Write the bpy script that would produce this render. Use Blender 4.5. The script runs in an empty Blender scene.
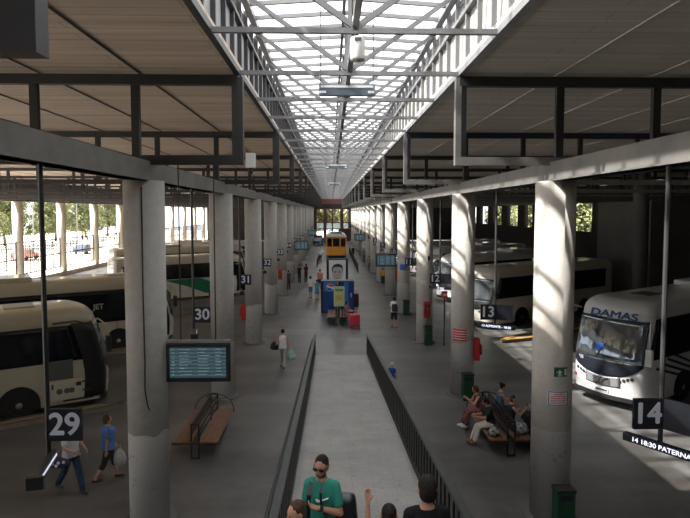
import bpy, bmesh, math, random
from mathutils import Vector, Matrix
random.seed(7)
PI = math.pi
R = math.radians
S = bpy.context.scene
COL = S.collection
H = 6.6            # eye height above the bus level

# ------------------------------------------------------------------ materials
def mat(name, col, rough=.6, metal=0.0, noise=0.0, nscale=3.0, col2=None, emit=None, spec=None, bump=0.0, coat=0.0):
    m = bpy.data.materials.new(name); m.use_nodes = True
    nt = m.node_tree; b = nt.nodes['Principled BSDF']
    b.inputs['Base Color'].default_value = (*col, 1)
    b.inputs['Roughness'].default_value = rough
    b.inputs['Metallic'].default_value = metal
    if spec is not None: b.inputs['Specular IOR Level'].default_value = spec
    if coat: b.inputs['Coat Weight'].default_value = coat
    if emit:
        b.inputs['Emission Color'].default_value = (*emit[:3], 1); b.inputs['Emission Strength'].default_value = emit[3]
    if noise or col2:
        tc = nt.nodes.new('ShaderNodeTexCoord'); n = nt.nodes.new('ShaderNodeTexNoise')
        n.inputs['Scale'].default_value = nscale; n.inputs['Detail'].default_value = 6; n.inputs['Roughness'].default_value = .6
        nt.links.new(tc.outputs['Object'], n.inputs['Vector'])
        r = nt.nodes.new('ShaderNodeValToRGB')
        c2 = col2 or tuple(max(0, c*(1-noise)) for c in col)
        c1 = col if col2 else tuple(min(1, c*(1+noise)) for c in col)
        r.color_ramp.elements[0].position = .35; r.color_ramp.elements[1].position = .65
        r.color_ramp.elements[0].color = (*c2, 1); r.color_ramp.elements[1].color = (*c1, 1)
        nt.links.new(n.outputs['Fac'], r.inputs['Fac']); nt.links.new(r.outputs['Color'], b.inputs['Base Color'])
        if bump:
            bp = nt.nodes.new('ShaderNodeBump'); bp.inputs['Strength'].default_value = bump; bp.inputs['Distance'].default_value = .02
            nt.links.new(n.outputs['Fac'], bp.inputs['Height']); nt.links.new(bp.outputs['Normal'], b.inputs['Normal'])
    return m

def node(nt, t, **kw):
    n = nt.nodes.new(t)
    for k, v in kw.items():
        if k in n.inputs.keys(): n.inputs[k].default_value = v
        else: setattr(n, k, v)
    return n

M = {}
M['steel_dark'] = mat('dark_painted_steel', (.024,.024,.025), .55, .1, .15)
M['steel_white'] = mat('grey_white_painted_steel', (.19,.19,.195), .5, .1, .1)
M['steel_mid'] = mat('mid_grey_painted_steel', (.045,.045,.048), .5, .1, .1)
M['girder'] = mat('girder_paint', (.13,.125,.115), .6, .0, .22, 1.5)
M['black'] = mat('black_paint', (.012,.012,.013), .5)
M['rail'] = mat('rail_green_black', (.022,.028,.027), .45, .2, .1)
M['white'] = mat('white_paint', (.72,.71,.69), .5, 0, .05)
M['offwhite'] = mat('box_white', (.6,.6,.57), .5)
M['signblack'] = mat('sign_black', (.01,.012,.02), .4)
M['digit'] = mat('sign_digit', (.75,.75,.77), .5, emit=(.8,.82,.9,.03))
M['led'] = mat('led_text', (.8,.8,.85), .5, emit=(.8,.82,1.0,.5))
M['screen'] = None
M['wood'] = mat('bench_wood', (.13,.06,.03), .5, 0, .3, 8)
M['green'] = mat('green_bin', (.012,.07,.035), .45)
M['red'] = mat('red_box', (.45,.03,.025), .45)
M['concrete_wall'] = mat('lintel_concrete', (.17,.155,.14), .85, 0, .2, .6)
M['brownwall'] = mat('brown_wall', (.025,.018,.015), .8, 0, .2, .8)
M['greywall'] = mat('grey_wall', (.09,.085,.08), .8, 0, .12, .5)
M['rubber'] = mat('tyre', (.015,.015,.016), .8)
M['hub'] = mat('wheel_hub', (.25,.25,.26), .4, .6)
M['glassdark'] = mat('tinted_glass', (.008,.010,.013), .08, 0, spec=.5)
M['cream'] = mat('cream_bus_paint', (.48,.455,.35), .35, coat=.3)
M['whitebus'] = mat('white_bus_paint', (.72,.72,.71), .3, coat=.4)
M['ivory'] = mat('ivory_bus_paint', (.56,.53,.44), .3, coat=.4)
M['trimdark'] = mat('dark_trim', (.02,.02,.022), .5)
M['bluepaint'] = mat('blue_letters', (.02,.06,.22), .4)
M['greenswoosh'] = mat('green_swoosh', (.01,.16,.08), .4)
M['chrome'] = mat('chrome', (.5,.5,.52), .25, .9)
M['lens'] = mat('lamp_lens', (.55,.56,.58), .15, .3)
M['amber'] = mat('amber', (.7,.3,.03), .3)
M['skin'] = mat('skin', (.50,.27,.18), .55)
M['skin_dark'] = mat('skin_tan', (.42,.225,.15), .55)
M['hair'] = mat('dark_hair', (.016,.012,.010), .7, 0, .4, 40, spec=.2)
M['hair_brown'] = mat('brown_hair', (.065,.038,.024), .7, 0, .4, 40, spec=.2)
M['shoe'] = mat('dark_shoe', (.03,.028,.027), .6)
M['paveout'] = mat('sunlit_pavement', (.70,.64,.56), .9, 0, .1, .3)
M['bark'] = mat('bark', (.10,.075,.05), .9, 0, .3, 4)
M['leaf'] = mat('leaf_green', (.16,.18,.075), .7, 0, .4, .8)
M['pinkred'] = mat('pink_suitcase', (.55,.04,.09), .5)
M['orange'] = mat('tram_orange', (.75,.30,.03), .5, 0, .08)

# --- concrete floor
def floor_material():
    m = bpy.data.materials.new('stained_concrete_floor'); m.use_nodes = True
    nt = m.node_tree; L = nt.links.new; b = nt.nodes['Principled BSDF']
    tc = node(nt, 'ShaderNodeTexCoord')
    n1 = node(nt, 'ShaderNodeTexNoise', Scale=.22, Detail=8.0, Roughness=.62)
    n2 = node(nt, 'ShaderNodeTexNoise', Scale=2.6, Detail=8.0, Roughness=.7)
    mp = node(nt, 'ShaderNodeMapping'); mp.inputs['Scale'].default_value = (.25, 1.6, 1)
    n3 = node(nt, 'ShaderNodeTexNoise', Scale=.5, Detail=6.0)
    L(tc.outputs['Object'], n1.inputs['Vector']); L(tc.outputs['Object'], n2.inputs['Vector'])
    L(tc.outputs['Object'], mp.inputs['Vector']); L(mp.outputs['Vector'], n3.inputs['Vector'])
    r = node(nt, 'ShaderNodeValToRGB'); cr = r.color_ramp
    cr.elements[0].position = .41; cr.elements[0].color = (.042,.041,.040,1)
    cr.elements[1].position = .64; cr.elements[1].color = (.145,.14,.135,1)
    mx = node(nt, 'ShaderNodeMixRGB', blend_type='MIX'); mx.inputs['Fac'].default_value = .35
    L(n1.outputs['Fac'], mx.inputs['Color1']); L(n2.outputs['Fac'], mx.inputs['Color2'])
    mx2 = node(nt, 'ShaderNodeMixRGB', blend_type='MIX'); mx2.inputs['Fac'].default_value = .3
    L(mx.outputs['Color'], mx2.inputs['Color1']); L(n3.outputs['Fac'], mx2.inputs['Color2'])
    L(mx2.outputs['Color'], r.inputs['Fac'])
    # joints of the poured slabs
    br = node(nt, 'ShaderNodeTexBrick', offset=0.0); br.inputs['Scale'].default_value = 1.0
    br.inputs['Brick Width'].default_value = 4.075; br.inputs['Row Height'].default_value = 4.075
    br.inputs['Mortar Size'].default_value = .008; br.inputs['Color1'].default_value = (1,1,1,1)
    br.inputs['Color2'].default_value = (1,1,1,1); br.inputs['Mortar'].default_value = (.75,.75,.75,1)
    L(tc.outputs['Object'], br.inputs['Vector'])
    mu = node(nt, 'ShaderNodeMixRGB', blend_type='MULTIPLY'); mu.inputs['Fac'].default_value = 1
    L(r.outputs['Color'], mu.inputs['Color1']); L(br.outputs['Color'], mu.inputs['Color2'])
    # light on the right-hand bays put into the floor colour, fading into the walkway
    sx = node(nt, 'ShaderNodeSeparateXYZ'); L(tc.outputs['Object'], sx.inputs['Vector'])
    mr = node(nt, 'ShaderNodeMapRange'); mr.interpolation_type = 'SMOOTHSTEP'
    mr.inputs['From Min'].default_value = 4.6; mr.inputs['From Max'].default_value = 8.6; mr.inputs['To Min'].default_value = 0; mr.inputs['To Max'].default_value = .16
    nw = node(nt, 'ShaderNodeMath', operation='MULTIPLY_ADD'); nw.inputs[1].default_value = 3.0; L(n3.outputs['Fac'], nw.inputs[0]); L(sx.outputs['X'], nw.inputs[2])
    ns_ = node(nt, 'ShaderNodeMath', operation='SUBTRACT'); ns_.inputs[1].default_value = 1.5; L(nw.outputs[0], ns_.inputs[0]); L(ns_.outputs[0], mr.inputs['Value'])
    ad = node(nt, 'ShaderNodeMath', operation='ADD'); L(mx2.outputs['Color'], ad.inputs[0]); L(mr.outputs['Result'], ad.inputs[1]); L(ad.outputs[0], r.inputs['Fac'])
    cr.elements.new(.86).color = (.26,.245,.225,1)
    L(mu.outputs['Color'], b.inputs['Base Color'])
    rr = node(nt, 'ShaderNodeMapRange'); rr.inputs['To Min'].default_value = .24; rr.inputs['To Max'].default_value = .55
    L(n2.outputs['Fac'], rr.inputs['Value']); L(rr.outputs['Result'], b.inputs['Roughness'])
    return m
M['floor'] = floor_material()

def ramp_material():
    m = bpy.data.materials.new('speckled_ramp_paving'); m.use_nodes = True
    nt = m.node_tree; L = nt.links.new; b = nt.nodes['Principled BSDF']
    tc = node(nt, 'ShaderNodeTexCoord')
    n1 = node(nt, 'ShaderNodeTexNoise', Scale=28.0, Detail=4.0)
    n2 = node(nt, 'ShaderNodeTexNoise', Scale=.9, Detail=8.0, Roughness=.7)
    L(tc.outputs['Object'], n1.inputs['Vector']); L(tc.outputs['Object'], n2.inputs['Vector'])
    mx = node(nt, 'ShaderNodeMixRGB', blend_type='MIX'); mx.inputs['Fac'].default_value = .6
    L(n1.outputs['Fac'], mx.inputs['Color1']); L(n2.outputs['Fac'], mx.inputs['Color2'])
    r = node(nt, 'ShaderNodeValToRGB'); cr = r.color_ramp
    cr.elements[0].position = .36; cr.elements[0].color = (.19,.183,.176,1)
    cr.elements[1].position = .62; cr.elements[1].color = (.32,.31,.297,1)
    L(mx.outputs['Color'], r.inputs['Fac'])
    br = node(nt, 'ShaderNodeTexBrick', offset=0.0); br.inputs['Scale'].default_value = 1.0
    br.inputs['Brick Width'].default_value = .4; br.inputs['Row Height'].default_value = .4
    br.inputs['Mortar Size'].default_value = .008; br.inputs['Color1'].default_value = (1,1,1,1)
    br.inputs['Color2'].default_value = (.97,.97,.97,1); br.inputs['Mortar'].default_value = (.86,.86,.86,1)
    L(tc.outputs['Object'], br.inputs['Vector'])
    # scattered dark gum spots
    v = node(nt, 'ShaderNodeTexVoronoi', Scale=2.2); L(tc.outputs['Object'], v.inputs['Vector'])
    vr = node(nt, 'ShaderNodeValToRGB'); vr.color_ramp.elements[0].position = .05; vr.color_ramp.elements[0].color = (.45,.45,.45,1)
    vr.color_ramp.elements[1].position = .08; vr.color_ramp.elements[1].color = (1,1,1,1)
    L(v.outputs['Distance'], vr.inputs['Fac'])
    mu = node(nt, 'ShaderNodeMixRGB', blend_type='MULTIPLY'); mu.inputs['Fac'].default_value = 1
    L(r.outputs['Color'], mu.inputs['Color1']); L(br.outputs['Color'], mu.inputs['Color2'])
    mu2 = node(nt, 'ShaderNodeMixRGB', blend_type='MULTIPLY'); mu2.inputs['Fac'].default_value = 1
    L(mu.outputs['Color'], mu2.inputs['Color1']); L(vr.outputs['Color'], mu2.inputs['Color2'])
    L(mu2.outputs['Color'], b.inputs['Base Color']); b.inputs['Roughness'].default_value = .62
    return m
M['ramp'] = ramp_material()

def pillar_material(name, ua, ub):
    m = bpy.data.materials.new(name); m.use_nodes = True
    nt = m.node_tree; L = nt.links.new; b = nt.nodes['Principled BSDF']
    tc = node(nt, 'ShaderNodeTexCoord'); sp = node(nt, 'ShaderNodeSeparateXYZ'); L(tc.outputs['Object'], sp.inputs['Vector'])
    n = node(nt, 'ShaderNodeTexNoise', Scale=1.3, Detail=2.0); L(tc.outputs['Object'], n.inputs['Vector'])
    a = node(nt, 'ShaderNodeMath', operation='MULTIPLY_ADD'); a.inputs[1].default_value = .5; L(n.outputs['Fac'], a.inputs[0]); L(sp.outputs['Z'], a.inputs[2])
    g = node(nt, 'ShaderNodeMath', operation='GREATER_THAN'); g.inputs[1].default_value = 2.22; L(a.outputs[0], g.inputs[0])
    n2 = node(nt, 'ShaderNodeTexNoise', Scale=5.0, Detail=6.0, Roughness=.7); L(tc.outputs['Object'], n2.inputs['Vector'])
    lo = node(nt, 'ShaderNodeValToRGB'); lo.color_ramp.elements[0].position = .27; lo.color_ramp.elements[0].color = (.30,.29,.275,1)
    lo.color_ramp.elements[1].position = .42; lo.color_ramp.elements[1].color = (.66,.65,.63,1)
    up = node(nt, 'ShaderNodeValToRGB'); up.color_ramp.elements[0].position = .3; up.color_ramp.elements[0].color = (*ua,1)
    up.color_ramp.elements[1].position = .6; up.color_ramp.elements[1].color = (*ub,1)
    L(n2.outputs['Fac'], lo.inputs['Fac']); L(n2.outputs['Fac'], up.inputs['Fac'])
    mx = node(nt, 'ShaderNodeMixRGB'); L(g.outputs[0], mx.inputs['Fac']); L(lo.outputs['Color'], mx.inputs['Color1']); L(up.outputs['Color'], mx.inputs['Color2'])
    L(mx.outputs['Color'], b.inputs['Base Color']); b.inputs['Roughness'].default_value = .7
    return m
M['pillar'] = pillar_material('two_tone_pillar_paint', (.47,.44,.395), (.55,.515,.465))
M['pillar_l'] = pillar_material('two_tone_pillar_paint_shaded', (.29,.28,.262), (.345,.335,.315))  # left row darker, right row paler above: shade and light put into the colour

def ceiling_material(name, ca, cb):
    m = bpy.data.materials.new(name); m.use_nodes = True
    nt = m.node_tree; L = nt.links.new; b = nt.nodes['Principled BSDF']
    tc = node(nt, 'ShaderNodeTexCoord')
    mp = node(nt, 'ShaderNodeMapping'); mp.inputs['Scale'].default_value = (.12, 3.0, 1)
    n = node(nt, 'ShaderNodeTexNoise', Scale=1.0, Detail=5.0, Roughness=.65)
    L(tc.outputs['Object'], mp.inputs['Vector']); L(mp.outputs['Vector'], n.inputs['Vector'])
    r = node(nt, 'ShaderNodeValToRGB'); r.color_ramp.elements[0].position = .35; r.color_ramp.elements[0].color = (*cb,1)
    r.color_ramp.elements[1].position = .62; r.color_ramp.elements[1].color = (*ca,1)
    L(n.outputs['Fac'], r.inputs['Fac'])
    br = node(nt, 'ShaderNodeTexBrick', offset=0.5); br.inputs['Scale'].default_value = 1.0
    br.inputs['Brick Width'].default_value = 4.1; br.inputs['Row Height'].default_value = .30
    br.inputs['Mortar Size'].default_value = .014; br.inputs['Color1'].default_value = (1,1,1,1)
    br.inputs['Color2'].default_value = (.93,.93,.93,1); br.inputs['Mortar'].default_value = (.68,.68,.68,1)
    L(tc.outputs['Object'], br.inputs['Vector'])
    mu = node(nt, 'ShaderNodeMixRGB', blend_type='MULTIPLY'); mu.inputs['Fac'].default_value = 1
    L(r.outputs['Color'], mu.inputs['Color1']); L(br.outputs['Color'], mu.inputs['Color2'])
    L(mu.outputs['Color'], b.inputs['Base Color']); b.inputs['Roughness'].default_value = .8
    return m
M['ceiling'] = ceiling_material('tan_board_ceiling', (.66,.54,.44), (.47,.38,.31))
M['ceiling2'] = ceiling_material('grey_board_ceiling', (.60,.56,.51), (.44,.41,.37))

def sheet_glass(name, tint, milk):
    m = bpy.data.materials.new(name); m.use_nodes = True
    nt = m.node_tree; nt.nodes.remove(nt.nodes['Principled BSDF']); out = nt.nodes['Material Output']; L = nt.links.new
    t = node(nt, 'ShaderNodeBsdfTransparent'); t.inputs['Color'].default_value = (*tint,1)
    d = node(nt, 'ShaderNodeBsdfTranslucent'); d.inputs['Color'].default_value = (.9,.9,.9,1)
    g = node(nt, 'ShaderNodeBsdfGlossy'); g.inputs['Roughness'].default_value = .05
    m1 = node(nt, 'ShaderNodeMixShader'); m1.inputs[0].default_value = milk; L(t.outputs[0], m1.inputs[1]); L(d.outputs[0], m1.inputs[2])
    m2 = node(nt, 'ShaderNodeMixShader'); m2.inputs[0].default_value = .05; L(m1.outputs[0], m2.inputs[1]); L(g.outputs[0], m2.inputs[2])
    L(m2.outputs[0], out.inputs['Surface'])
    return m
M['skyglass'] = sheet_glass('skylight_glass', (.85,.87,.9), .25)

def screen_material():
    m = bpy.data.materials.new('departure_screen'); m.use_nodes = True
    nt = m.node_tree; L = nt.links.new; b = nt.nodes['Principled BSDF']
    tc = node(nt, 'ShaderNodeTexCoord'); sp = node(nt, 'ShaderNodeSeparateXYZ'); L(tc.outputs['Object'], sp.inputs['Vector'])
    w = node(nt, 'ShaderNodeMath', operation='MULTIPLY'); w.inputs[1].default_value = 13.0; L(sp.outputs['Z'], w.inputs[0])
    fr = node(nt, 'ShaderNodeMath', operation='FRACT'); L(w.outputs[0], fr.inputs[0])
    st = node(nt, 'ShaderNodeMath', operation='GREATER_THAN'); st.inputs[1].default_value = .45; L(fr.outputs[0], st.inputs[0])
    mx = node(nt, 'ShaderNodeMixRGB'); mx.inputs['Color1'].default_value = (.06,.12,.16,1); mx.inputs['Color2'].default_value = (.15,.26,.30,1)
    L(st.outputs[0], mx.inputs['Fac'])
    L(mx.outputs['Color'], b.inputs['Emission Color']); b.inputs['Emission Strength'].default_value = .24
    b.inputs['Base Color'].default_value = (.02,.03,.03,1); b.inputs['Roughness'].default_value = .25
    return m
M['screen'] = screen_material()

# ------------------------------------------------------------------ mesh builder
class MB:
    def __init__(s): s.v = []; s.f = []; s.mi = []; s.cur = 0
    def add(s, vs, fs, T=None):
        o = len(s.v)
        s.v += [tuple(T @ Vector(p)) if T else tuple(p) for p in vs]
        s.f += [tuple(i+o for i in f) for f in fs]; s.mi += [s.cur]*len(fs); return s
    def box(s, c, d, T=None, bev=0):
        x,y,z = c; a,b,h = d[0]/2, d[1]/2, d[2]/2
        if bev:
            bm = bmesh.new(); bmesh.ops.create_cube(bm, size=1)
            bmesh.ops.scale(bm, vec=d, verts=bm.verts); bmesh.ops.translate(bm, vec=c, verts=bm.verts)
            bmesh.ops.bevel(bm, geom=bm.edges[:], offset=bev, segments=2, affect='EDGES', profile=.6)
            bm.verts.index_update()
            s.add([v.co[:] for v in bm.verts], [[v.index for v in f.verts] for f in bm.faces], T); bm.free(); return s
        vs = [(x+i*a, y+j*b, z+k*h) for i in (-1,1) for j in (-1,1) for k in (-1,1)]
        return s.add(vs, [(0,1,3,2),(4,6,7,5),(0,4,5,1),(2,3,7,6),(0,2,6,4),(1,5,7,3)], T)
    def bar(s, p0, p1, w, h, up=(0,0,1)):
        p0, p1 = Vector(p0), Vector(p1); d = (p1-p0).normalized(); u = Vector(up)
        if abs(d.dot(u)) > .98: u = Vector((0,1,0))
        a = d.cross(u).normalized(); b = a.cross(d).normalized()
        vs = [p + a*i*w/2 + b*j*h/2 for p in (p0,p1) for i in (-1,1) for j in (-1,1)]
        return s.add([v[:] for v in vs], [(0,1,3,2),(4,6,7,5),(0,4,5,1),(2,3,7,6),(0,2,6,4),(1,5,7,3)])
    def tube(s, pts, r, n=8):
        pts = [Vector(p) for p in pts]; rs = r if isinstance(r, (list,tuple)) else [r]*len(pts)
        vs = []; prev = None
        for i, p in enumerate(pts):
            d = (pts[min(i+1,len(pts)-1)] - pts[max(i-1,0)]).normalized()
            u = prev if prev else (Vector((0,0,1)) if abs(d.z) < .9 else Vector((1,0,0)))
            a = (u - d*u.dot(d)).normalized(); prev = a; b = d.cross(a)
            vs += [(p + (a*math.cos(2*PI*k/n) + b*math.sin(2*PI*k/n))*rs[i])[:] for k in range(n)]
        fs = [(i*n+k, i*n+(k+1)%n, (i+1)*n+(k+1)%n, (i+1)*n+k) for i in range(len(pts)-1) for k in range(n)]
        fs += [tuple(range(n))[::-1], tuple((len(pts)-1)*n+k for k in range(n))]
        return s.add(vs, fs)
    def lathe(s, prof, c=(0,0,0), n=24, T=None):      # prof: (r, z) bottom to top about z
        vs = [(c[0]+r*math.cos(2*PI*k/n), c[1]+r*math.sin(2*PI*k/n), c[2]+z) for r, z in prof for k in range(n)]
        fs = [(i*n+k, i*n+(k+1)%n, (i+1)*n+(k+1)%n, (i+1)*n+k) for i in range(len(prof)-1) for k in range(n)]
        fs += [tuple(range(n))[::-1], tuple((len(prof)-1)*n+k for k in range(n))]
        return s.add(vs, fs, T)
    def ell(s, c, r, n=12, m=8, T=None):
        if isinstance(r, (int,float)): r = (r,r,r)
        vs = [(c[0],c[1],c[2]-r[2])]
        for i in range(1, m):
            t = PI*i/m - PI/2
            vs += [(c[0]+r[0]*math.cos(t)*math.cos(2*PI*k/n), c[1]+r[1]*math.cos(t)*math.sin(2*PI*k/n), c[2]+r[2]*math.sin(t)) for k in range(n)]
        vs.append((c[0],c[1],c[2]+r[2]))
        fs = [(0, 1+(k+1)%n, 1+k) for k in range(n)]
        fs += [(1+i*n+k, 1+i*n+(k+1)%n, 1+(i+1)*n+(k+1)%n, 1+(i+1)*n+k) for i in range(m-2) for k in range(n)]
        t = len(vs)-1; b = 1+(m-2)*n
        fs += [(b+k, b+(k+1)%n, t) for k in range(n)]
        return s.add(vs, fs, T)
    def cap(s, p0, p1, r0, r1=None, n=10, flat=None):   # tapered capsule
        p0, p1 = Vector(p0), Vector(p1); r1 = r0 if r1 is None else r1
        d = (p1-p0); L = d.length; d = d.normalized() if L > 1e-6 else Vector((0,0,1))
        pts = []; rs = []
        for t in (80,50,20): pts.append(p0 - d*r0*math.sin(R(t))); rs.append(r0*math.cos(R(t)))
        pts.append(p0); rs.append(r0); pts.append(p1); rs.append(r1)
        for t in (20,50,80): pts.append(p1 + d*r1*math.sin(R(t))); rs.append(r1*math.cos(R(t)))
        u = Vector((0,0,1)) if abs(d.z) < .9 else Vector((0,1,0))
        a = (u - d*u.dot(d)).normalized(); b = d.cross(a)
        vs = [(p + (a*math.cos(2*PI*k/n) + b*math.sin(2*PI*k/n))*r)[:] for p, r in zip(pts, rs) for k in range(n)]
        m = len(pts)
        fs = [(i*n+k, i*n+(k+1)%n, (i+1)*n+(k+1)%n, (i+1)*n+k) for i in range(m-1) for k in range(n)]
        fs += [tuple(range(n))[::-1], tuple((m-1)*n+k for k in range(n))]
        return s.add(vs, fs)
    def prism(s, poly, z0, z1, T=None):
        n = len(poly)
        vs = [(x,y,z0) for x,y in poly] + [(x,y,z1) for x,y in poly]
        fs = [tuple(range(n))[::-1], tuple(range(n,2*n))] + [(i,(i+1)%n,n+(i+1)%n,n+i) for i in range(n)]
        return s.add(vs, fs, T)
    def build(s, name, m, parent=None, smooth=False, loc=None):
        me = bpy.data.meshes.new(name); me.from_pydata(s.v, [], s.f)
        ms = m if isinstance(m, list) else [m]
        for k in ms: me.materials.append(k)
        if len(ms) > 1:
            for p, i in zip(me.polygons, s.mi): p.material_index = i
        bm = bmesh.new(); bm.from_mesh(me); bmesh.ops.recalc_face_normals(bm, faces=bm.faces); bm.to_mesh(me); bm.free()
        if smooth:
            for p in me.polygons: p.use_smooth = True
        o = bpy.data.objects.new(name, me); COL.objects.link(o)
        if parent: o.parent = parent
        if loc: o.location = loc
        return o

def tag(o, label=None, cat=None, group=None, kind=None):
    if label: o['label'] = label
    if cat: o['category'] = cat
    if group: o['group'] = group
    if kind: o['kind'] = kind
    return o
def empty(name, loc=(0,0,0), rz=0, label=None, cat=None, group=None):
    o = bpy.data.objects.new(name, None); COL.objects.link(o); o.location = loc; o.rotation_euler = (0,0,rz)
    o.empty_display_size = .2
    return tag(o, label, cat, group)
KIDS = {}
def copy_tree(o, parent=None):
    c = o.copy(); COL.objects.link(c); c.parent = parent
    for ch in [x for x in o.children]: copy_tree(ch, c)
    return c
def text(body, size, m, parent, loc, rot=(PI/2,0,0), bold=0.0, extr=.004, name='lettering', align='CENTER', sx=1.0):
    cu = bpy.data.curves.new(name, 'FONT'); cu.body = body; cu.size = size; cu.extrude = extr
    cu.align_x = align; cu.align_y = 'CENTER'; cu.materials.append(m)
    t = bpy.data.objects.new(name, cu); COL.objects.link(t)
    me = bpy.data.meshes.new_from_object(t.evaluated_get(bpy.context.evaluated_depsgraph_get()))
    if bold:                                   # a heavier stroke: the glyphs laid over themselves, slightly shifted
        bm = bmesh.new(); bm.from_mesh(me); base = bm.copy(); geo = bpy.data.meshes.new('tmp')
        for dx, dy in ((-1,0),(1,0),(0,1),(0,-1)):
            me2 = me.copy(); me2.transform(Matrix.Translation((dx*bold, dy*bold, 0))); bm.from_mesh(me2); bpy.data.meshes.remove(me2)
        bm.to_mesh(me); bm.free(); base.free(); bpy.data.meshes.remove(geo)
    me.materials.clear(); me.materials.append(m)
    bpy.data.objects.remove(t); bpy.data.curves.remove(cu)
    o = bpy.data.objects.new(name, me); COL.objects.link(o); o.parent = parent; o.location = loc; o.rotation_euler = rot
    o.scale = (sx,1,1)
    return o
ORD = ['nearest','second nearest','third nearest','fourth nearest','fifth nearest','sixth nearest','seventh nearest','eighth nearest',
       'ninth nearest','tenth nearest','eleventh nearest','twelfth nearest','thirteenth nearest','fourteenth nearest','fifteenth nearest','sixteenth nearest']
ONES = ['','first','second','third','fourth','fifth','sixth','seventh','eighth','ninth','tenth','eleventh','twelfth','thirteenth','fourteenth','fifteenth','sixteenth','seventeenth','eighteenth','nineteenth']
TENS = {2:('twenty','twentieth'),3:('thirty','thirtieth'),4:('forty','fortieth'),5:('fifty','fiftieth')}
def ordinal(n):
    if n < 20: return ONES[n]
    t, u = divmod(n, 10)
    return TENS[t][1] if u == 0 else TENS[t][0] + '-' + ONES[u]

# ------------------------------------------------------------------ plan numbers
BAY = 8.15
XL, XR = -3.86, 4.76          # pillar rows
SL, SR = -1.87, 2.68          # skylight edges
SC = (SL+SR)/2
Y0 = 3.6                      # first frame; pillar k stands at Y0 + BAY*k
NB = 15
YEND = Y0 + BAY*NB + 1.5
XOL, XOR = -28.0, 29.0
ZC = 9.46
def struct(o): o['kind'] = 'structure'; return o

# ------------------------------------------------------------------ setting
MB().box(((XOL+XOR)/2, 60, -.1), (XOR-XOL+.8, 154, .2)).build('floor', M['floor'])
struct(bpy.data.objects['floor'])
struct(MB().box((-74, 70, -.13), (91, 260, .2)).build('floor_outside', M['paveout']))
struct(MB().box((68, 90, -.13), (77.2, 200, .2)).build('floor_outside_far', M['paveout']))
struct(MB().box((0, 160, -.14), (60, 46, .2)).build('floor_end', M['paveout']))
struct(MB().box(((XOL-.6+SL)/2, 59.8, ZC+.09), (SL-XOL+.6, 138.4, .18)).build('ceiling_left', M['ceiling']))
struct(MB().box(((XOR+.6+SR)/2, 59.8, ZC+.09), (XOR+.6-SR, 138.4, .18)).build('ceiling_right', M['ceiling2']))
# thin joint strips running the length of each ceiling
b = MB()
for k in range(1, 13):
    x = SL - 2.05*k; b.box((x, 62, ZC-.01), (.03, 134, .02))
struct(b.build('trim_1', M['steel_dark']))
b = MB()
for k in range(1, 13):
    x = SR + 2.05*k; b.box((x, 62, ZC-.01), (.03, 134, .02))
struct(b.build('trim_2', M['ceiling2']))

# outer left side: band over the openings, plinth, pillars, fence panels
struct(MB().box((XOL, 62, 8.5), (.4, 134, 1.94)).build('wall_left', M['concrete_wall']))
struct(MB().box((XOL, 62, .22), (.5, 134, .44)).build('wall_left_plinth', M['paveout']))
M['outpillar'] = mat('outer_pillar_paint', (.62,.57,.49), .7, 0, .08, 1.0)
op = MB().lathe([(.43,0),(.43,7.09)], n=24).build('outer_pillar', M['outpillar'], smooth=False)
for p in op.data.polygons: p.use_smooth = len(p.vertices) == 4
fence0 = None
for k in range(15):
    y = 18.35 + BAY*(k-1)
    if y < 9: continue
    o = op if k == 1 or fence0 is None and k == 0 else op.copy()
    if o is not op: COL.objects.link(o)
    o.location = (XOL, y, .44)
    tag(o, f'pale round pillar between openings of the sunlit outer side, {ordinal(k)} from the near end', 'pillar', 'pale pillars of the sunlit outer side', 'thing')
def make_fence():
    r = empty('fence_panel')
    w = BAY - .9
    b = MB()
    for z in (.5, 1.9, 3.4): b.box((0, 0, z), (.06, w, .11))
    b.build('rail', M['steel_dark'], r)
    b = MB(); n = 20
    for i in range(n+1):
        y = -w/2 + w*i/n
        b.box((0, y, 1.95), (.04, .05 if i % 4 else .14, 2.95))
    b.build('bars', M['steel_dark'], r)
    b = MB()
    for i in (0.28, .78):
        for j in range(14): b.box((0, -w/2 + w*i + (.10 if j % 2 else -.02), .7+j*.2), (.03, .16, .12))
    b.build('lattice_strip', M['steel_dark'], r)
    return r
fence0 = make_fence()
for k in range(1, 14):
    o = fence0 if k == 1 else copy_tree(fence0)
    o.location = (XOL, 18.35 + BAY*(k-1) + BAY/2, .44)
    tag(o, f'dark metal lattice fence panel on the plinth, {ordinal(k)} opening from the near end', 'fence', 'fence panels along the sunlit outer side')

# outer right side
struct(MB().box((XOR, 28, 4.7), (.4, 66, 9.4)).build('wall_right', M['brownwall']))
struct(MB().box((XOR, 95, 2.2), (.4, 68, 4.4)).build('wall_right_low', M['brownwall']))
struct(MB().box((XOR, 95, 8.7), (.4, 68, 1.5)).build('wall_right_high', M['brownwall']))
b = MB()
for k in range(9): b.box((XOR, 67.5 + BAY*k, 6.2), (.5, 3.2 if k != 1 else 7.0, 3.6))
struct(b.build('wall_right_piers', M['brownwall']))
b = MB()
for k in range(40): b.box((XOR, 61.5+k*1.6, 4.95), (.06, .06, 1.1))
for z in (4.6, 5.0, 5.5): b.box((XOR, 95, z), (.06, 68, .06))
tag(b.build('window_railing', M['steel_dark']), 'dark railing across the high openings of the far side wall', 'railing')
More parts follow.
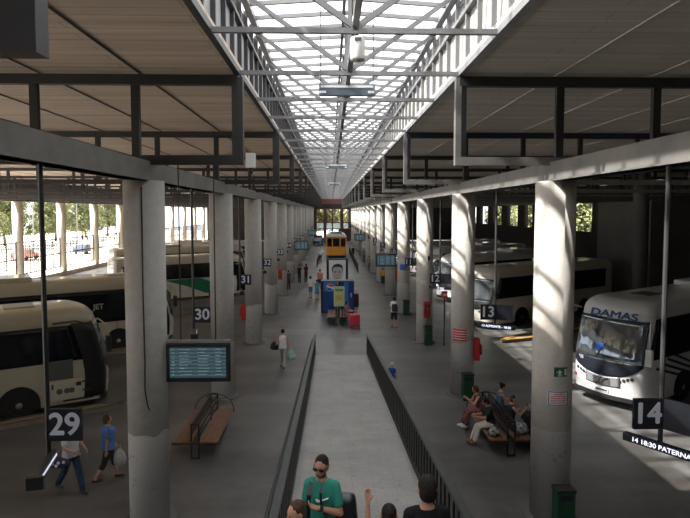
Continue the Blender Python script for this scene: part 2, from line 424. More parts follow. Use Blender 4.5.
# room set into the right hand bays
struct(MB().box((24.2, 34.5, 3.65), (8.6, .4, 7.3)).build('wall_right_inner', M['greywall']))
struct(MB().box((19.9, 37.8, 3.65), (.3, 6.2, 7.3)).build('wall_right_inner_side', M['greywall']))
struct(MB().box((18.5, -2.2, 3.6), (14, .4, 7.2)).build('wall_right_back', M['greywall']))
o = MB().lathe([(.42,0),(.42,9.3)], n=24).build('inner_pillar', M['greywall'])
o.location = (18.2, 32.4, 0); tag(o, 'dim grey round pillar in front of the plain grey wall', 'pillar', None, 'thing')

struct(MB().box((.5, -9.4, 5.65), (57, .3, 11.3)).build('wall_back', M['greywall']))
# end of the hall
M['endred'] = mat('dark_red_brown_paint', (.10,.035,.03), .6)
struct(MB().box((SC, YEND, 8.7), (12.5, .5, 2.6)).box((-15.5, YEND, 5), (24.6, .4, 9.6)).box((16.6, YEND, 5), (24.4, .4, 9.6)).build('wall_end', M['brownwall']))
tag(MB().box((SC-.1, YEND-6, 9.1), (4.3, .4, 1.5)).build('header_panel', M['endred']), 'dark red brown panel high across the far end under the skylight', 'panel')
r = empty('end_screen', (0, YEND-.5, 0), 0, 'dark framed end screen with pale glass panels closing the far end', 'screen')
b = MB()
for x in (-3.2, -1.2, .5, 2.6, 4.2): b.box((x, 0, 3.7), (.28 if x not in (-1.2,2.6) else .7, .25, 7.4))
for z in (2.8, 4.2, 7.3): b.box((.5, 0, z), (7.6, .2, .2))
b.build('frame', M['endred'], r)
M['paneteal'] = sheet_glass('greenish_glass', (.45,.6,.6), .3)
MB().box((.5, .05, 3.5), (7.2, .03, 1.2)).build('glass_panel', M['paneteal'], r)
MB().box((3.2, -.2, 1.4), (2.6, .3, 2.8)).box((-2.6,-.2,.7),(1.6,.3,1.4)).build('lower_panel', M['endred'], r)

# ------------------------------------------------------------------ skylight
ZT = 9.46; ZE = 11.15; ZR = 11.30
YA, YB = -9.0, YEND
def roofpane(name, x0, x1):
    b = MB(); z0 = ZE+.08 if x0 in (SL,SR) else ZR+.08; z1 = ZE+.08 if x1 in (SL,SR) else ZR+.08
    v = [(x0,YA,z0),(x1,YA,z1),(x1,YB,z1),(x0,YB,z0)]
    b.add(v + [(p[0],p[1],p[2]+.02) for p in v], [(0,1,2,3),(4,7,6,5),(0,4,5,1),(1,5,6,2),(2,6,7,3),(3,7,4,0)])
    return struct(b.build(name, M['skyglass']))
wL = roofpane('window_1', SL, SC); wR = roofpane('window_2', SC, SR)
for w, x0, x1 in ((wL, SL, SC), (wR, SC, SR)):
    b = MB(); n = int((YB-YA)/.9)
    for i in range(n+1):
        y = Y0 - 12.6 + .9*i
        if y < YA or y > YB: continue
        za, zb = (ZE, ZR) if x0 == SL else (ZR, ZE)
        b.bar((x0, y, za), (x1, y, zb), .07, .09)
    xe = SL+.05 if x0 == SL else SR-.05
    b.box((xe, (YA+YB)/2, ZE), (.14, YB-YA, .16))
    b.build('window_frame', M['steel_white'], w)
tag(MB().box((SC-.09, (YA+YB)/2, ZR-.05), (.07, YB-YA, .16)).box((SC+.09, (YA+YB)/2, ZR-.05), (.07, YB-YA, .16)).build('ridge_beam', M['steel_white']),
    'twin pale steel ridge beams running the whole length under the skylight', 'beam', None, 'thing')
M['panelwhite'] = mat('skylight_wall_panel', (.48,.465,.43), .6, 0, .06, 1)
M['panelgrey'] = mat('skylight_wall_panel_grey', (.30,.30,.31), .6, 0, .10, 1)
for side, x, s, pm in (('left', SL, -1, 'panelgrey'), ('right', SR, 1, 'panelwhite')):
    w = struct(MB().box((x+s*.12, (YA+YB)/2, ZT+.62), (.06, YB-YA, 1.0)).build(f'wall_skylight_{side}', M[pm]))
    b = MB()
    n = int((YB-YA)/.9)
    for i in range(n+1):
        y = Y0 - 12.15 + .9*i
        if y < YB: b.box((x+s*.05, y, (ZT+ZE)/2), (.09, .07, ZE-ZT))
    b.build('wall_posts', M['steel_mid'] if s < 0 else M['steel_white'], w)  # steel dark left, pale right: shade and sunlight put into the colour
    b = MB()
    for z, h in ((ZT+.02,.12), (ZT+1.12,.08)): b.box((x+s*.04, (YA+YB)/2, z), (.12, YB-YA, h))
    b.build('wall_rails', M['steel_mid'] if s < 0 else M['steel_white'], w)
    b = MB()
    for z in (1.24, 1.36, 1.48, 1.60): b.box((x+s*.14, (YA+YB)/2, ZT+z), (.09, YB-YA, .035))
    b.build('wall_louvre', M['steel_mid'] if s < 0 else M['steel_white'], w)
# tie trusses
def make_tie():
    r = empty('skylight_truss')
    MB().box((0,0,0), (SR-SL, .08, .085)).build('tie_bar', M['steel_white'], r)
    MB().box((0,.0,(ZR-ZT)/2), (.08,.08,ZR-ZT)).build('king_post', M['steel_white'], r)
    for s in (-1, 1): MB().bar((0,0,.05), (s*(SR-SL)/2, 0, ZE-ZT-.02), .07, .09).build('brace', M['steel_white'], r)
    return r
t0 = make_tie(); n = 0
y = Y0 - 0
i = 0
while y < YEND - 2:
    if y > 5:
        n += 1
        o = t0 if n == 1 else copy_tree(t0)
        o.location = (SC, y, ZT)
        tag(o, f'pale steel tie truss with V braces under the skylight, {ordinal(n)} from the camera', 'truss', 'tie trusses under the skylight')
    y += BAY/3; i += 1
tag(MB().box((SC, (YA+YB)/2, ZT+.10), (.10, YB-YA, .08)).build('lower_chord_beam', M['steel_white']),
    'thin pale beam joining the middles of the skylight tie bars', 'beam', None, 'thing')
# siren
r = empty('loudspeaker', (SC+.03, Y0+BAY/3*2, 0), 0, 'cream cylindrical loudspeaker hanging from a skylight tie bar', 'loudspeaker')
MB().lathe([(.05,8.99),(.115,9.0),(.12,9.03),(.12,9.33),(.10,9.36),(.03,9.37)], n=20).build('body', M['offwhite'], r, True)
MB().box((0,-.121,9.30),(.11,.006,.06)).build('label_plate', M['greywall'], r)
MB().tube([(0,0,9.36),(0,0,9.46)], .015).build('bracket', M['steel_dark'], r)
# hanging light boards
def make_board():
    r = empty('hanging_sign')
    b = MB().box((0,0,0),(1.28,.12,.26), bev=.01); b.build('box', M['boxblue'], r)
    for s in (-1,1):
        MB().box((s*.55,-.065,-.05),(.14,.02,.05)).build('lamp', M['digit'], r)
        MB().tube([(s*.6,0,.13),(s*.6,0,1.85)], .012, 6).build('rod', M['steel_dark'], r)
    MB().box((0,-.064,.075),(1.2,.01,.05)).build('strip', M['white'], r)
    return r
M['boxblue'] = mat('grey_blue_board', (.10,.13,.16), .5)
bd = make_board()
for i, (y, z) in enumerate(((13.0, 9.38), (33.5, 9.3), (54, 9.3))):
    o = bd if i == 0 else copy_tree(bd)
    o.location = (SC-.02, y, z)
    tag(o, ['long grey blue board hanging below the skylight nearest the camera', 'small dark board hanging mid-way along the skylight', 'tiny dark board hanging farthest along the skylight'][i], 'sign', 'boards hung under the skylight')

# ------------------------------------------------------------------ girders and cross frames
tag(MB().box((XL, (YEND-3)/2, 7.44), (.34, YEND+1, .40)).box((XL,(YEND-3)/2,7.255),(.46,YEND+1,.03)).build('steel_girder', M['girder']), 'long painted girder carried on the pillars beside bays 29 and up', 'girder', 'long girders over the two pillar rows', 'thing')
tag(MB().box((XR, (YEND-3)/2, 7.44), (.34, YEND+1, .40)).box((XR,(YEND-3)/2,7.255),(.46,YEND+1,.03)).build('steel_girder', M['girder']), 'long painted girder carried on the pillars beside bays 14 and down', 'girder', 'long girders over the two pillar rows', 'thing')
def make_frame(s, xin, xout, m, np_):
    r = empty('roof_frame'); w = abs(xout-xin)
    MB().box((s*w/2,0,1.80-.16), (w, .16, .20)).build('top_chord', m, r)
    gm = M['steel_dark'] if s < 0 else mat('sunlit_tone_steel', (.15,.145,.135), .55, .1, .15)  # paler copy of the frame steel, carries the sunlight in its colour
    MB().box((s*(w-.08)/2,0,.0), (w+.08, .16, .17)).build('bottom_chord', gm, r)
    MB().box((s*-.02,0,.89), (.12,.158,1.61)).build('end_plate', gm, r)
    pm = MB().box((0,0,.83), (.16,.12,1.5)).build('post', m, r)
    for k in range(np_):
        o = pm if k == 0 else pm.copy()
        if k: COL.objects.link(o)
        o.location = (s*(.07+2.05*k), 0, 0); o.parent = r
    return r
M['frameL'] = M['steel_dark']
M['frameR'] = M['steel_dark']
M['framedoor'] = mat('sunlit_frame_tone', (.16,.155,.145), .55, .1, .15)
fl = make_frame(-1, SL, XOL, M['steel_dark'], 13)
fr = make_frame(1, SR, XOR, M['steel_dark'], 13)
# right frames: end plate and bottom chord paler, sunlight put into their colour
for k in range(NB+1):
    for proto, x, nm in ((fl, SL, 'sunlit-side'), (fr, SR, 'dark-side')):
        o = proto if k == 0 else copy_tree(proto)
        o.location = (x, Y0 + BAY*k, 7.66)
        tag(o, f'dark steel cross frame with upright posts over the bays {"29 and up" if x < 0 else "14 and down"}, {ordinal(k+1)} from the camera', 'roof frame', f'cross frames over the {nm} bays')

# ------------------------------------------------------------------ pillars
pl = MB().lathe([(.41,0),(.41,7.24)], n=40).build('concrete_pillar', M['pillar'])
for p in pl.data.polygons: p.use_smooth = len(p.vertices) == 4
ft = MB().lathe([(.58,0),(.56,.03),(.42,.05)], n=32).build('footing', M['greywall'], pl)
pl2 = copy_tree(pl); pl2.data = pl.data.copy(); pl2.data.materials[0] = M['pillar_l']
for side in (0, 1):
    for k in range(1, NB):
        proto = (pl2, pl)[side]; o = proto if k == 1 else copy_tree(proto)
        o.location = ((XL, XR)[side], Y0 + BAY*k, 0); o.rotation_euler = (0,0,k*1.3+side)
        a, c = ((28+k, 29+k) if side == 0 else (15-k, 14-k))
        if side == 1 and c == 0: lab = 'round concrete pillar past bay sign 1 at the far end'
        else: lab = f'two-tone round concrete pillar between bay signs {a} and {c}'
        tag(o, lab, 'pillar', 'concrete pillars along the walkway', 'thing')

# ------------------------------------------------------------------ bay signs
def sign(num, side, y, k, barrot):
    x = XL if side == 0 else XR
    big = k < 5
    r = empty('bay_sign', (x, y, 0), 0, f'hanging black bay sign showing white number {num} on a thin pole', 'sign', 'hanging bay number signs')
    MB().tube([(0,0,3.28),(0,0,7.25)], .035, 8).build('pole', M['black'] if side == 0 else M['steel_mid'], r)
    pw, ph = .45, .44
    px = .26 if side == 0 else -.21
    pt = MB().box((px,-.05,3.72),(pw,.05,ph)).build('number_plate', M['signblack'], r)
    text(str(num), .42, M['digit'], pt, (px-(.03 if side else 0), -.078, 3.72), bold=.010, name='number')
    if k < 7:
        if side == 1:
            T = Matrix.Rotation(R(-52 if k == 0 else -25), 4, 'Z')
            MB().box((.26,-.03,3.72),(.48,.05,ph), T).build('back_plate', M['signblack'], r)
        ang = R(barrot)
        bar = MB().box((0,0,0),(1.06 if side else .86,.10,.115), bev=.008).build('display_bar', M['signblack'], r)
        ex = -.42 if side == 1 else -.02
        bx = (ex + .52*math.cos(ang), .18+.52*math.sin(ang), 3.31) if side == 1 else (.10, -.30, 3.26)
        if side == 0: ang = R(-78)
        bar.location = bx; bar.rotation_euler = (0,0,ang)
        if side == 1:
            t = {14:'14 18:30 PATERNA', 13:'13 ALMONTE - 18:30'}.get(num, '%d 18:45' % num)
            text(t, .094, M['led'], bar, (0,-.053,0), bold=.0015, extr=.002, sx=1.05 if num == 14 else 1.0, name='display_text')
        else:
            MB().box((0,-.052,0),(.74,.006,.03)).box((0,.052,0),(.74,.006,.03)).build('lit_strip', M['led'], bar)
            MB().box((.44,0,-.02),(.06,.2,.16), bev=.01).build('end_box', M['black'], bar)
        MB().box((0,0,3.27),(.05,.05,.08)).build('clamp', M['black'], r)
    return r
for k in range(14):
    sign(29+k, 0, Y0 + 4.0 + BAY*k, k, 0)
for k in range(14):
    sign(14-k, 1, Y0 + 4.2 + BAY*k, k, -55 if k == 0 else -32)

# ------------------------------------------------------------------ monitors
def make_monitor():
    r = empty('departure_monitor')
    MB().box((0,0,0),(1.32,.12,.80), bev=.015).build('casing', M['black'], r)
    MB().box((0,-.062,.01),(1.16,.012,.64)).build('screen', M['screen'], r)
    b = MB(); rnd = random.Random(3)
    for i in range(9):
        z = .29 - i*.066
        for x0, x1 in ((-.54,-.47),(-.38,-.1),(.0,.25),(.36,.5)):
            L_ = (x1-x0)*rnd.uniform(.55,1); b.box((x0+L_/2, -.0695, z),(L_,.002,.022))
    b.build('screen_lettering', M['rowlight'], r)
    MB().box((0,0,.445),(1.34,.07,.06)).build('top_rail', M['steel_white'], r)
    for s in (-1,1): MB().tube([(s*.36,0,.47),(s*.36,0,4.1)], .014, 6).build('rod', M['steel_dark'], r)
    return r
M['rowlight'] = mat('timetable_text', (.3,.4,.42), .5, emit=(.35,.5,.55,.05))
mn = make_monitor()
mons = [(-2.75, 11.6, 'big departures monitor with pale blue rows, hung beside the pillar at bay 29'),
        (3.6, 36.1, 'blue departures monitor hung near the bay 10 sign'),
        (-2.7, 52.4, 'teal departures monitor hung over the people past bay 34'),
        (3.6, 68.7, 'small departures monitor on the brighter pillar side near the orange tram'),
        (-2.7, 85.0, 'tiny departures monitor farthest along the shaded pillar row')]
for i, (x, y, lab) in enumerate(mons):
    o = mn if i == 0 else copy_tree(mn); o.location = (x, y, 3.47); tag(o, lab, 'monitor', 'hanging departures monitors')

# camera boxes and small lamps
r = empty('junction_box', (SL+.24, Y0+BAY-.05, 7.60), 0, 'white junction box with cables on the end post of a cross frame', 'box')
MB().box((0,-.1,.05),(.19,.14,.30), bev=.01).build('box_body', M['offwhite'], r)
MB().ell((.0,-.1,-.16),(.05,.05,.07)).build('camera_dome', M['black'], r)
def make_spot():
    r = empty('hanging_lamp'); MB().lathe([(.0,-.22),(.085,-.21),(.09,-.02),(.05,.0),(.0,.0)], n=16).build('shade', M['offwhite'], r, True)
    MB().tube([(0,0,0),(0,0,.10)], .012, 6).build('stem', M['black'], r); return r
sp = make_spot(); c = 0
for side in (0,1):
    for k in range(0, 8):
        for dy in (2.9, 5.6):
            y = Y0 + BAY*k + dy
            if k == 0: continue
            o = sp if c == 0 else copy_tree(sp); c += 1
            o.location = ((XL-.75) if side == 0 else (XR+.75), y, 7.48)
            tag(o, f'small pale lamp under the roof behind the {"shaded" if side==0 else "lit"} girder, {"near" if dy<4 else "far"} half of bay {29+k if side==0 else 14-k}', 'lamp', 'small lamps behind the girders')

# ------------------------------------------------------------------ ramp and railings
RX0, RX1 = -.68, 1.66; RY = 25.5; RS = .10
def rz(y): return max(0, RS*(RY-y))
b = MB()
vs = [(RX0,RY,0.005),(RX1,RY,.005),(RX0,1.0,rz(1.0)),(RX1,1.0,rz(1.0)),(RX0,1.0,0),(RX1,1.0,0),(RX0,RY,0),(RX1,RY,0)]
b.add(vs, [(0,1,3,2),(2,3,5,4),(0,2,4,6),(1,7,5,3),(0,6,7,1),(4,5,7,6)])
tag(b.build('access_ramp', M['ramp']), 'long pale speckled ramp rising towards the camera between two railings', 'ramp', None, 'thing')
def railing(x, s, lab):
    r = empty('ramp_railing', (x, 0, 0), 0, lab, 'railing', 'railings along the ramp')
    MB().bar((0,RY,.97),(0,1.2,rz(1.2)+.97), .10, .06).build('top_rail', M['rail'], r)
    MB().bar((0,RY,.10),(0,1.2,rz(1.2)+.10), .05, .05).build('bottom_rail', M['rail'], r)
    b = MB()
    b.add([(s*.06,RY,0),(s*.12,RY,0),(s*.06,1.2,0),(s*.12,1.2,0),(s*.06,RY,.12),(s*.12,RY,.12),(s*.06,1.2,rz(1.2)+.12),(s*.12,1.2,rz(1.2)+.12)],
          [(0,1,3,2),(4,6,7,5),(0,2,6,4),(1,5,7,3),(0,4,5,1),(2,3,7,6)])
    b.build('side_kerb', M['rail'], r)
    MB().tube([(s*.14,RY-.2,.80),(s*.14,1.3,rz(1.3)+.80)], .03, 8).build('handrail', M['rail'], r)
    bm_ = MB().box((0,0,.5),(.03,.14,.9)).build('baluster', M['black'], r)
    n = 0; y = RY - .05
    while y > 2.0 and n < 98:
        o = bm_ if n == 0 else bm_.copy()
        if n: COL.objects.link(o); o.parent = r
        o.location = (0, y, rz(y)+.02); n += 1; y -= .30
    return r
railing(RX0-.02, -1, 'black slatted railing of the ramp on the side of bay 29')
railing(RX1+.02, 1, 'black slatted railing of the ramp on the side of bay 14')

# ------------------------------------------------------------------ benches
def make_bench():
    r = empty('bench'); L_ = 2.6
    for s in (-1,1):
        b = MB()
        for i in range(4): b.box((s*(.16+.125*i), 0, .45), (.115, L_, .035), bev=.006)
        b.build('seat', M['wood'], r)
        b = MB()
        for i in range(3): b.bar((s*(.13-.02*i), -L_/2+.1, .64+.14*i), (s*(.13-.02*i), L_/2-.1, .64+.14*i), .02, .06)
        b.build('backrest', M['black'], r)
    for yy in (-L_/2+.05, L_/2-.05):
        b = MB()
        for s in (-1,1):
            b.bar((s*.10,yy,0),(s*.10,yy,.95),.04,.04)
        b.bar((-.62,yy,.415),(.62,yy,.415),.035,.035).bar((-.10,yy,.02),(.10,yy,.02),.04,.04).bar((-.1,yy,.95),(.1,yy,.95),.04,.04)
        b.build('leg_frame', M['black'], r)
    b = MB().tube([(math.cos(t)*.6, L_/2-.05, .45+math.sin(t)*.5) for t in [PI*i/18 for i in range(19)]], .013, 6)
    b.build('arm_hoop', M['black'], r)
    return r
bn = make_bench()
bn.location = (-3.62, 16.0, 0); tag(bn, 'empty back-to-back wooden bench behind the big departures monitor', 'bench', 'wooden back-to-back benches')
o = copy_tree(bn); o.location = (4.88, 15.95, 0); tag(o, 'back-to-back wooden bench with four people sitting on it', 'bench', 'wooden back-to-back benches')
o = copy_tree(bn); o.location = (.42, 33.7, 0); tag(o, 'dark bench in front of the blue vending machines', 'bench', 'wooden back-to-back benches')

# ------------------------------------------------------------------ things on the pillars
def bin_(k, ang, lab):
    x, y = XR, Y0 + BAY*k
    cx, cy = x + math.sin(ang)*.68, y - math.cos(ang)*.68
    r = empty('litter_bin', (cx, cy, 0), ang, lab, 'bin', 'green litter bins by the pillars')
    MB().box((0,0,.46),(.38,.28,.90), bev=.03).build('body', M['green'], r)
    MB().box((0,0,.93),(.41,.31,.06), bev=.02).build('lid', M['trimdark'], r)
    MB().box((0,-.142,.80),(.26,.01,.12)).build('opening', M['black'], r)
bin_(1, R(2), 'green litter bin at the foot of the nearest pillar beside bay 14')
bin_(2, R(4), 'green litter bin behind the seated people, at the pillar with red stripes')
bin_(3, R(7), 'green litter bin under the red extinguisher cabinet by bay 12')
bin_(4, R(9), 'green litter bin at the pillar with the blue notice')
bin_(6, R(12), 'green litter bin at a farther pillar near bay 9')
def onpillar(xc, yc, ang, rad=.42): return (xc + math.sin(ang)*rad, yc - math.cos(ang)*rad)
def plaque(name, k, ang, z, w, h, m, lab, cat, side=1, bend=True, th=.012, rad=.412):
    xc, yc = (XR if side else XL), Y0 + BAY*k
    b = MB(); n = 8; vs = []
    da = w/rad/2
    for rr in (rad, rad+th):
        for i in range(n+1):
            a = -da + 2*da*i/n
            for zz in (-h/2, h/2): vs.append((math.sin(a)*rr, -math.cos(a)*rr, zz))
    fs = []
    m_ = (n+1)*2
    for i in range(n):
        a = i*2; fs += [(a,a+1,a+3,a+2),(m_+a,m_+a+2,m_+a+3,m_+a+1),(a,a+2,m_+a+2,m_+a),(a+1,m_+a+1,m_+a+3,a+3)]
    fs += [(0,m_,m_+1,1),(2*n,2*n+1,m_+2*n+1,m_+2*n)]
    b.add(vs, fs); o = b.build(name, m, None, False, (xc,yc,z)); o.rotation_euler = (0,0,ang)
    tag(o, lab, cat, None, 'thing'); return o
M['exitgreen'] = mat('exit_green', (.01,.13,.06), .5)
M['paper'] = mat('paper_white', (.62,.62,.62), .6)
M['bluepaper'] = mat('blue_notice', (.05,.13,.5), .6)
M['redink'] = mat('red_ink', (.5,.03,.03), .6)
e = plaque('exit_sign', 1, R(3), 3.28, .28, .20, M['exitgreen'], 'small green running-man exit sign on the nearest pillar by bay 14', 'sign')
def onarc(x, z, w, h, m, name, par, rad=.426, n=4):
    b = MB(); a0, a1 = (x-w/2)/rad, (x+w/2)/rad; vs = []
    for rr in (rad-.003, rad+.003):
        for i in range(n+1):
            a = a0 + (a1-a0)*i/n
            for zz in (z-h/2, z+h/2): vs.append((math.sin(a)*rr, -math.cos(a)*rr, zz))
    fs = []; m_ = (n+1)*2
    for i in range(n):
        a = i*2; fs += [(a,a+1,a+3,a+2),(m_+a,m_+a+2,m_+a+3,m_+a+1),(a,a+2,m_+a+2,m_+a),(a+1,m_+a+1,m_+a+3,a+3)]
    fs += [(0,m_,m_+1,1),(2*n,2*n+1,m_+2*n+1,m_+2*n)]
    return b.add(vs, fs)
b = onarc(-.03,.03,.03,.03,None,'',None); b2 = onarc(-.03,-.02,.035,.07,None,'',None); b.add(b2.v,b2.f)
for q in ((-.07,0.0,.05,.02),(.0,.0,.05,.02),(-.05,-.07,.02,.05),(.0,-.07,.02,.04),(.10,0,.05,.13)):
    b2 = onarc(*q,None,'',None); b.add(b2.v,b2.f)
b.build('running_man', M['paper'], e)
nt_ = plaque('notice', 1, R(-2), 2.72, .46, .32, M['paper'], 'white notice with red writing on the nearest pillar by bay 14', 'notice')
b = MB()
for i in range(5):
    b2 = onarc(0,.09-i*.045,.32 if i else .22,.014,None,'',None); b.add(b2.v,b2.f)
b.build('writing', M['redink'], nt_)
b = MB()
for q in ((0,.138,.42,.014),(0,-.138,.42,.014),(-.203,0,.014,.29),(.203,0,.014,.29)):
    b2 = onarc(*q,None,'',None); b.add(b2.v,b2.f)
b.build('border', M['bluepaint'], nt_)
st = plaque('striped_notice', 2, R(-28), 2.24, .50, .42, M['redink'], 'red and white striped notice on the pillar by bay 13', 'notice')
b = MB()
for i in range(4):
    b2 = onarc(0,.13-i*.09,.46,.028,None,'',None); b.add(b2.v,b2.f)
b.build('white_lines', M['paper'], st)
plaque('poster', 3, R(-18), 3.1, .30, .24, M['paper'], 'pale paper stuck on the pillar by bay 12', 'poster')
plaque('poster', 4, R(-10), 3.05, .50, .38, M['bluepaper'], 'blue notice wrapped on the pillar by bay 11', 'poster')
plaque('pillar_label', 3, R(18), 4.3, .12, .22, M['black'], 'little black number label high on the pillar by bay 12', 'label')
plaque('pillar_label', 6, R(8), 3.1, .14, .2, M['black'], 'little black number label on the pillar behind the blue monitor', 'label')
def cabinet(side, k, ang, z, lab):
    xc, yc = (XR if side else XL), Y0 + BAY*k
    cx, cy = onpillar(xc, yc, ang, .52)
    r = empty('extinguisher_cabinet', (cx, cy, z), ang, lab, 'cabinet', 'red fire extinguisher cabinets')
    MB().box((0,0,0),(.30,.22,.78), bev=.012).build('box', M['red'], r)
    MB().box((0,-.113,.03),(.22,.008,.46)).build('door', M['trimdark'], r)
    MB().lathe([(.0,-.2),(.055,-.19),(.055,.12),(.02,.17),(.02,.2)], (0,-.13,0), n=12).build('extinguisher', M['red'], r, True)
cabinet(1, 2, R(75), 1.68, 'red extinguisher cabinet seen side-on at the red striped pillar')
cabinet(1, 3, R(5), 1.75, 'red extinguisher cabinet facing the walkway at the pillar by bay 12')
cabinet(1, 5, R(85), 1.6, 'distant red extinguisher cabinet behind the blue notice pillar')
cabinet(0, 3, R(-75), 1.6, 'red extinguisher cabinet at the shaded pillar between bays 31 and 32')
cabinet(0, 5, R(-8), 1.7, 'small red extinguisher cabinet on the shaded pillar under bay sign 33')
o = MB().box((0,0,0),(.26,.22,.32), bev=.01).build('alarm_box', M['red'], None, False, (5.6,27.2,2.55)); tag(o, 'small red box with a pale label beyond the red striped pillar', 'box')
MB().box((0,-.112,.0),(.18,.006,.12)).build('pale_label', M['paper'], o)
MB().tube([(0,.0,-.16),(0,.0,-2.55)], .03, 8).build('stand', M['steel_dark'], o)

# cable down the nearest shaded pillar
cx, cy = onpillar(XL, Y0+BAY, R(12), .425)
pts = [(cx,cy,7.1),(cx-.01,cy,5.0),(cx,cy,3.6),(cx-.01,cy,3.0),(cx+.01,cy-.01,2.85),(cx+.05,cy-.01,2.62),(cx+.08,cy,2.55)]
tag(MB().tube(pts, .014, 6).build('cable', M['black']), 'black cable hanging down the nearest shaded pillar', 'cable')

# kerbs between bays
M['kerbtop'] = mat('kerb_top', (.22,.19,.15), .8, 0, .15, 2)
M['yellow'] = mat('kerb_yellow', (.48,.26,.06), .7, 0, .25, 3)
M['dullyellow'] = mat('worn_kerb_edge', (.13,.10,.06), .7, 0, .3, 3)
def island(x, y, s, lab, hw):
    a = R(32) if s < 0 else R(180-32-0)
    r = empty('bay_kerb', (x, y, 0), 0, lab, 'kerb', 'slanted kerbs between the bus bays')
    d = Vector((-.85,-.53,0)) if s < 0 else Vector((.85,.53,0))
    n_ = Vector((-d.y, d.x, 0))
    def quad(l0, l1, w, z1, tip=0):
        p = [d*l0 - n_*w/2, d*l1 - n_*w/2, d*l1 + n_*w/2, d*l0 + n_*w/2]
        return [(q.x, q.y) for q in p]
    poly = [(0,0)] + [((d*(hw*3.5) - n_*hw).x, (d*(hw*3.5) - n_*hw).y), ((d*11 - n_*hw).x, (d*11 - n_*hw).y), ((d*11 + n_*hw).x, (d*11 + n_*hw).y), ((d*(hw*3.5) + n_*hw).x, (d*(hw*3.5) + n_*hw).y)]
    MB().prism(poly, 0, .15).build('kerb_body', M['kerbtop'], r)
    b = MB()
    for sg in (-1,1):
        p0 = Vector((0,0,.16)); p1 = d*(hw*3.5) + n_*sg*(hw-(.09 if s > 0 else .03)) + Vector((0,0,.16)); p2 = d*11 + n_*sg*(hw-(.09 if s > 0 else .03)) + Vector((0,0,.16))
        b.bar(p0, p1, (.22 if s > 0 else .09), .03).bar(p1, p2, (.22 if s > 0 else .09), .03)
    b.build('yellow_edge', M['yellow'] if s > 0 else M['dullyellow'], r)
for k, (x, y) in enumerate(((-7.05,18.95),(-7.1,28.05),(-7.1,36.6),(-5.7,43.95),(-7.1,53.15),(-7.1,61.35))):
    island(x, y, -1, f'slanted yellow-edged kerb beside bay {29+k}', .2)
for k, y in enumerate((27.7, 36.5, 44.8, 53.2)):
    island(8.65, y, 1, f'slanted yellow-edged kerb beside bay {13-k}', .42)
# painted bay lines
M['line'] = mat('worn_pale_line', (.42,.37,.27), .8, 0, .3, 4)

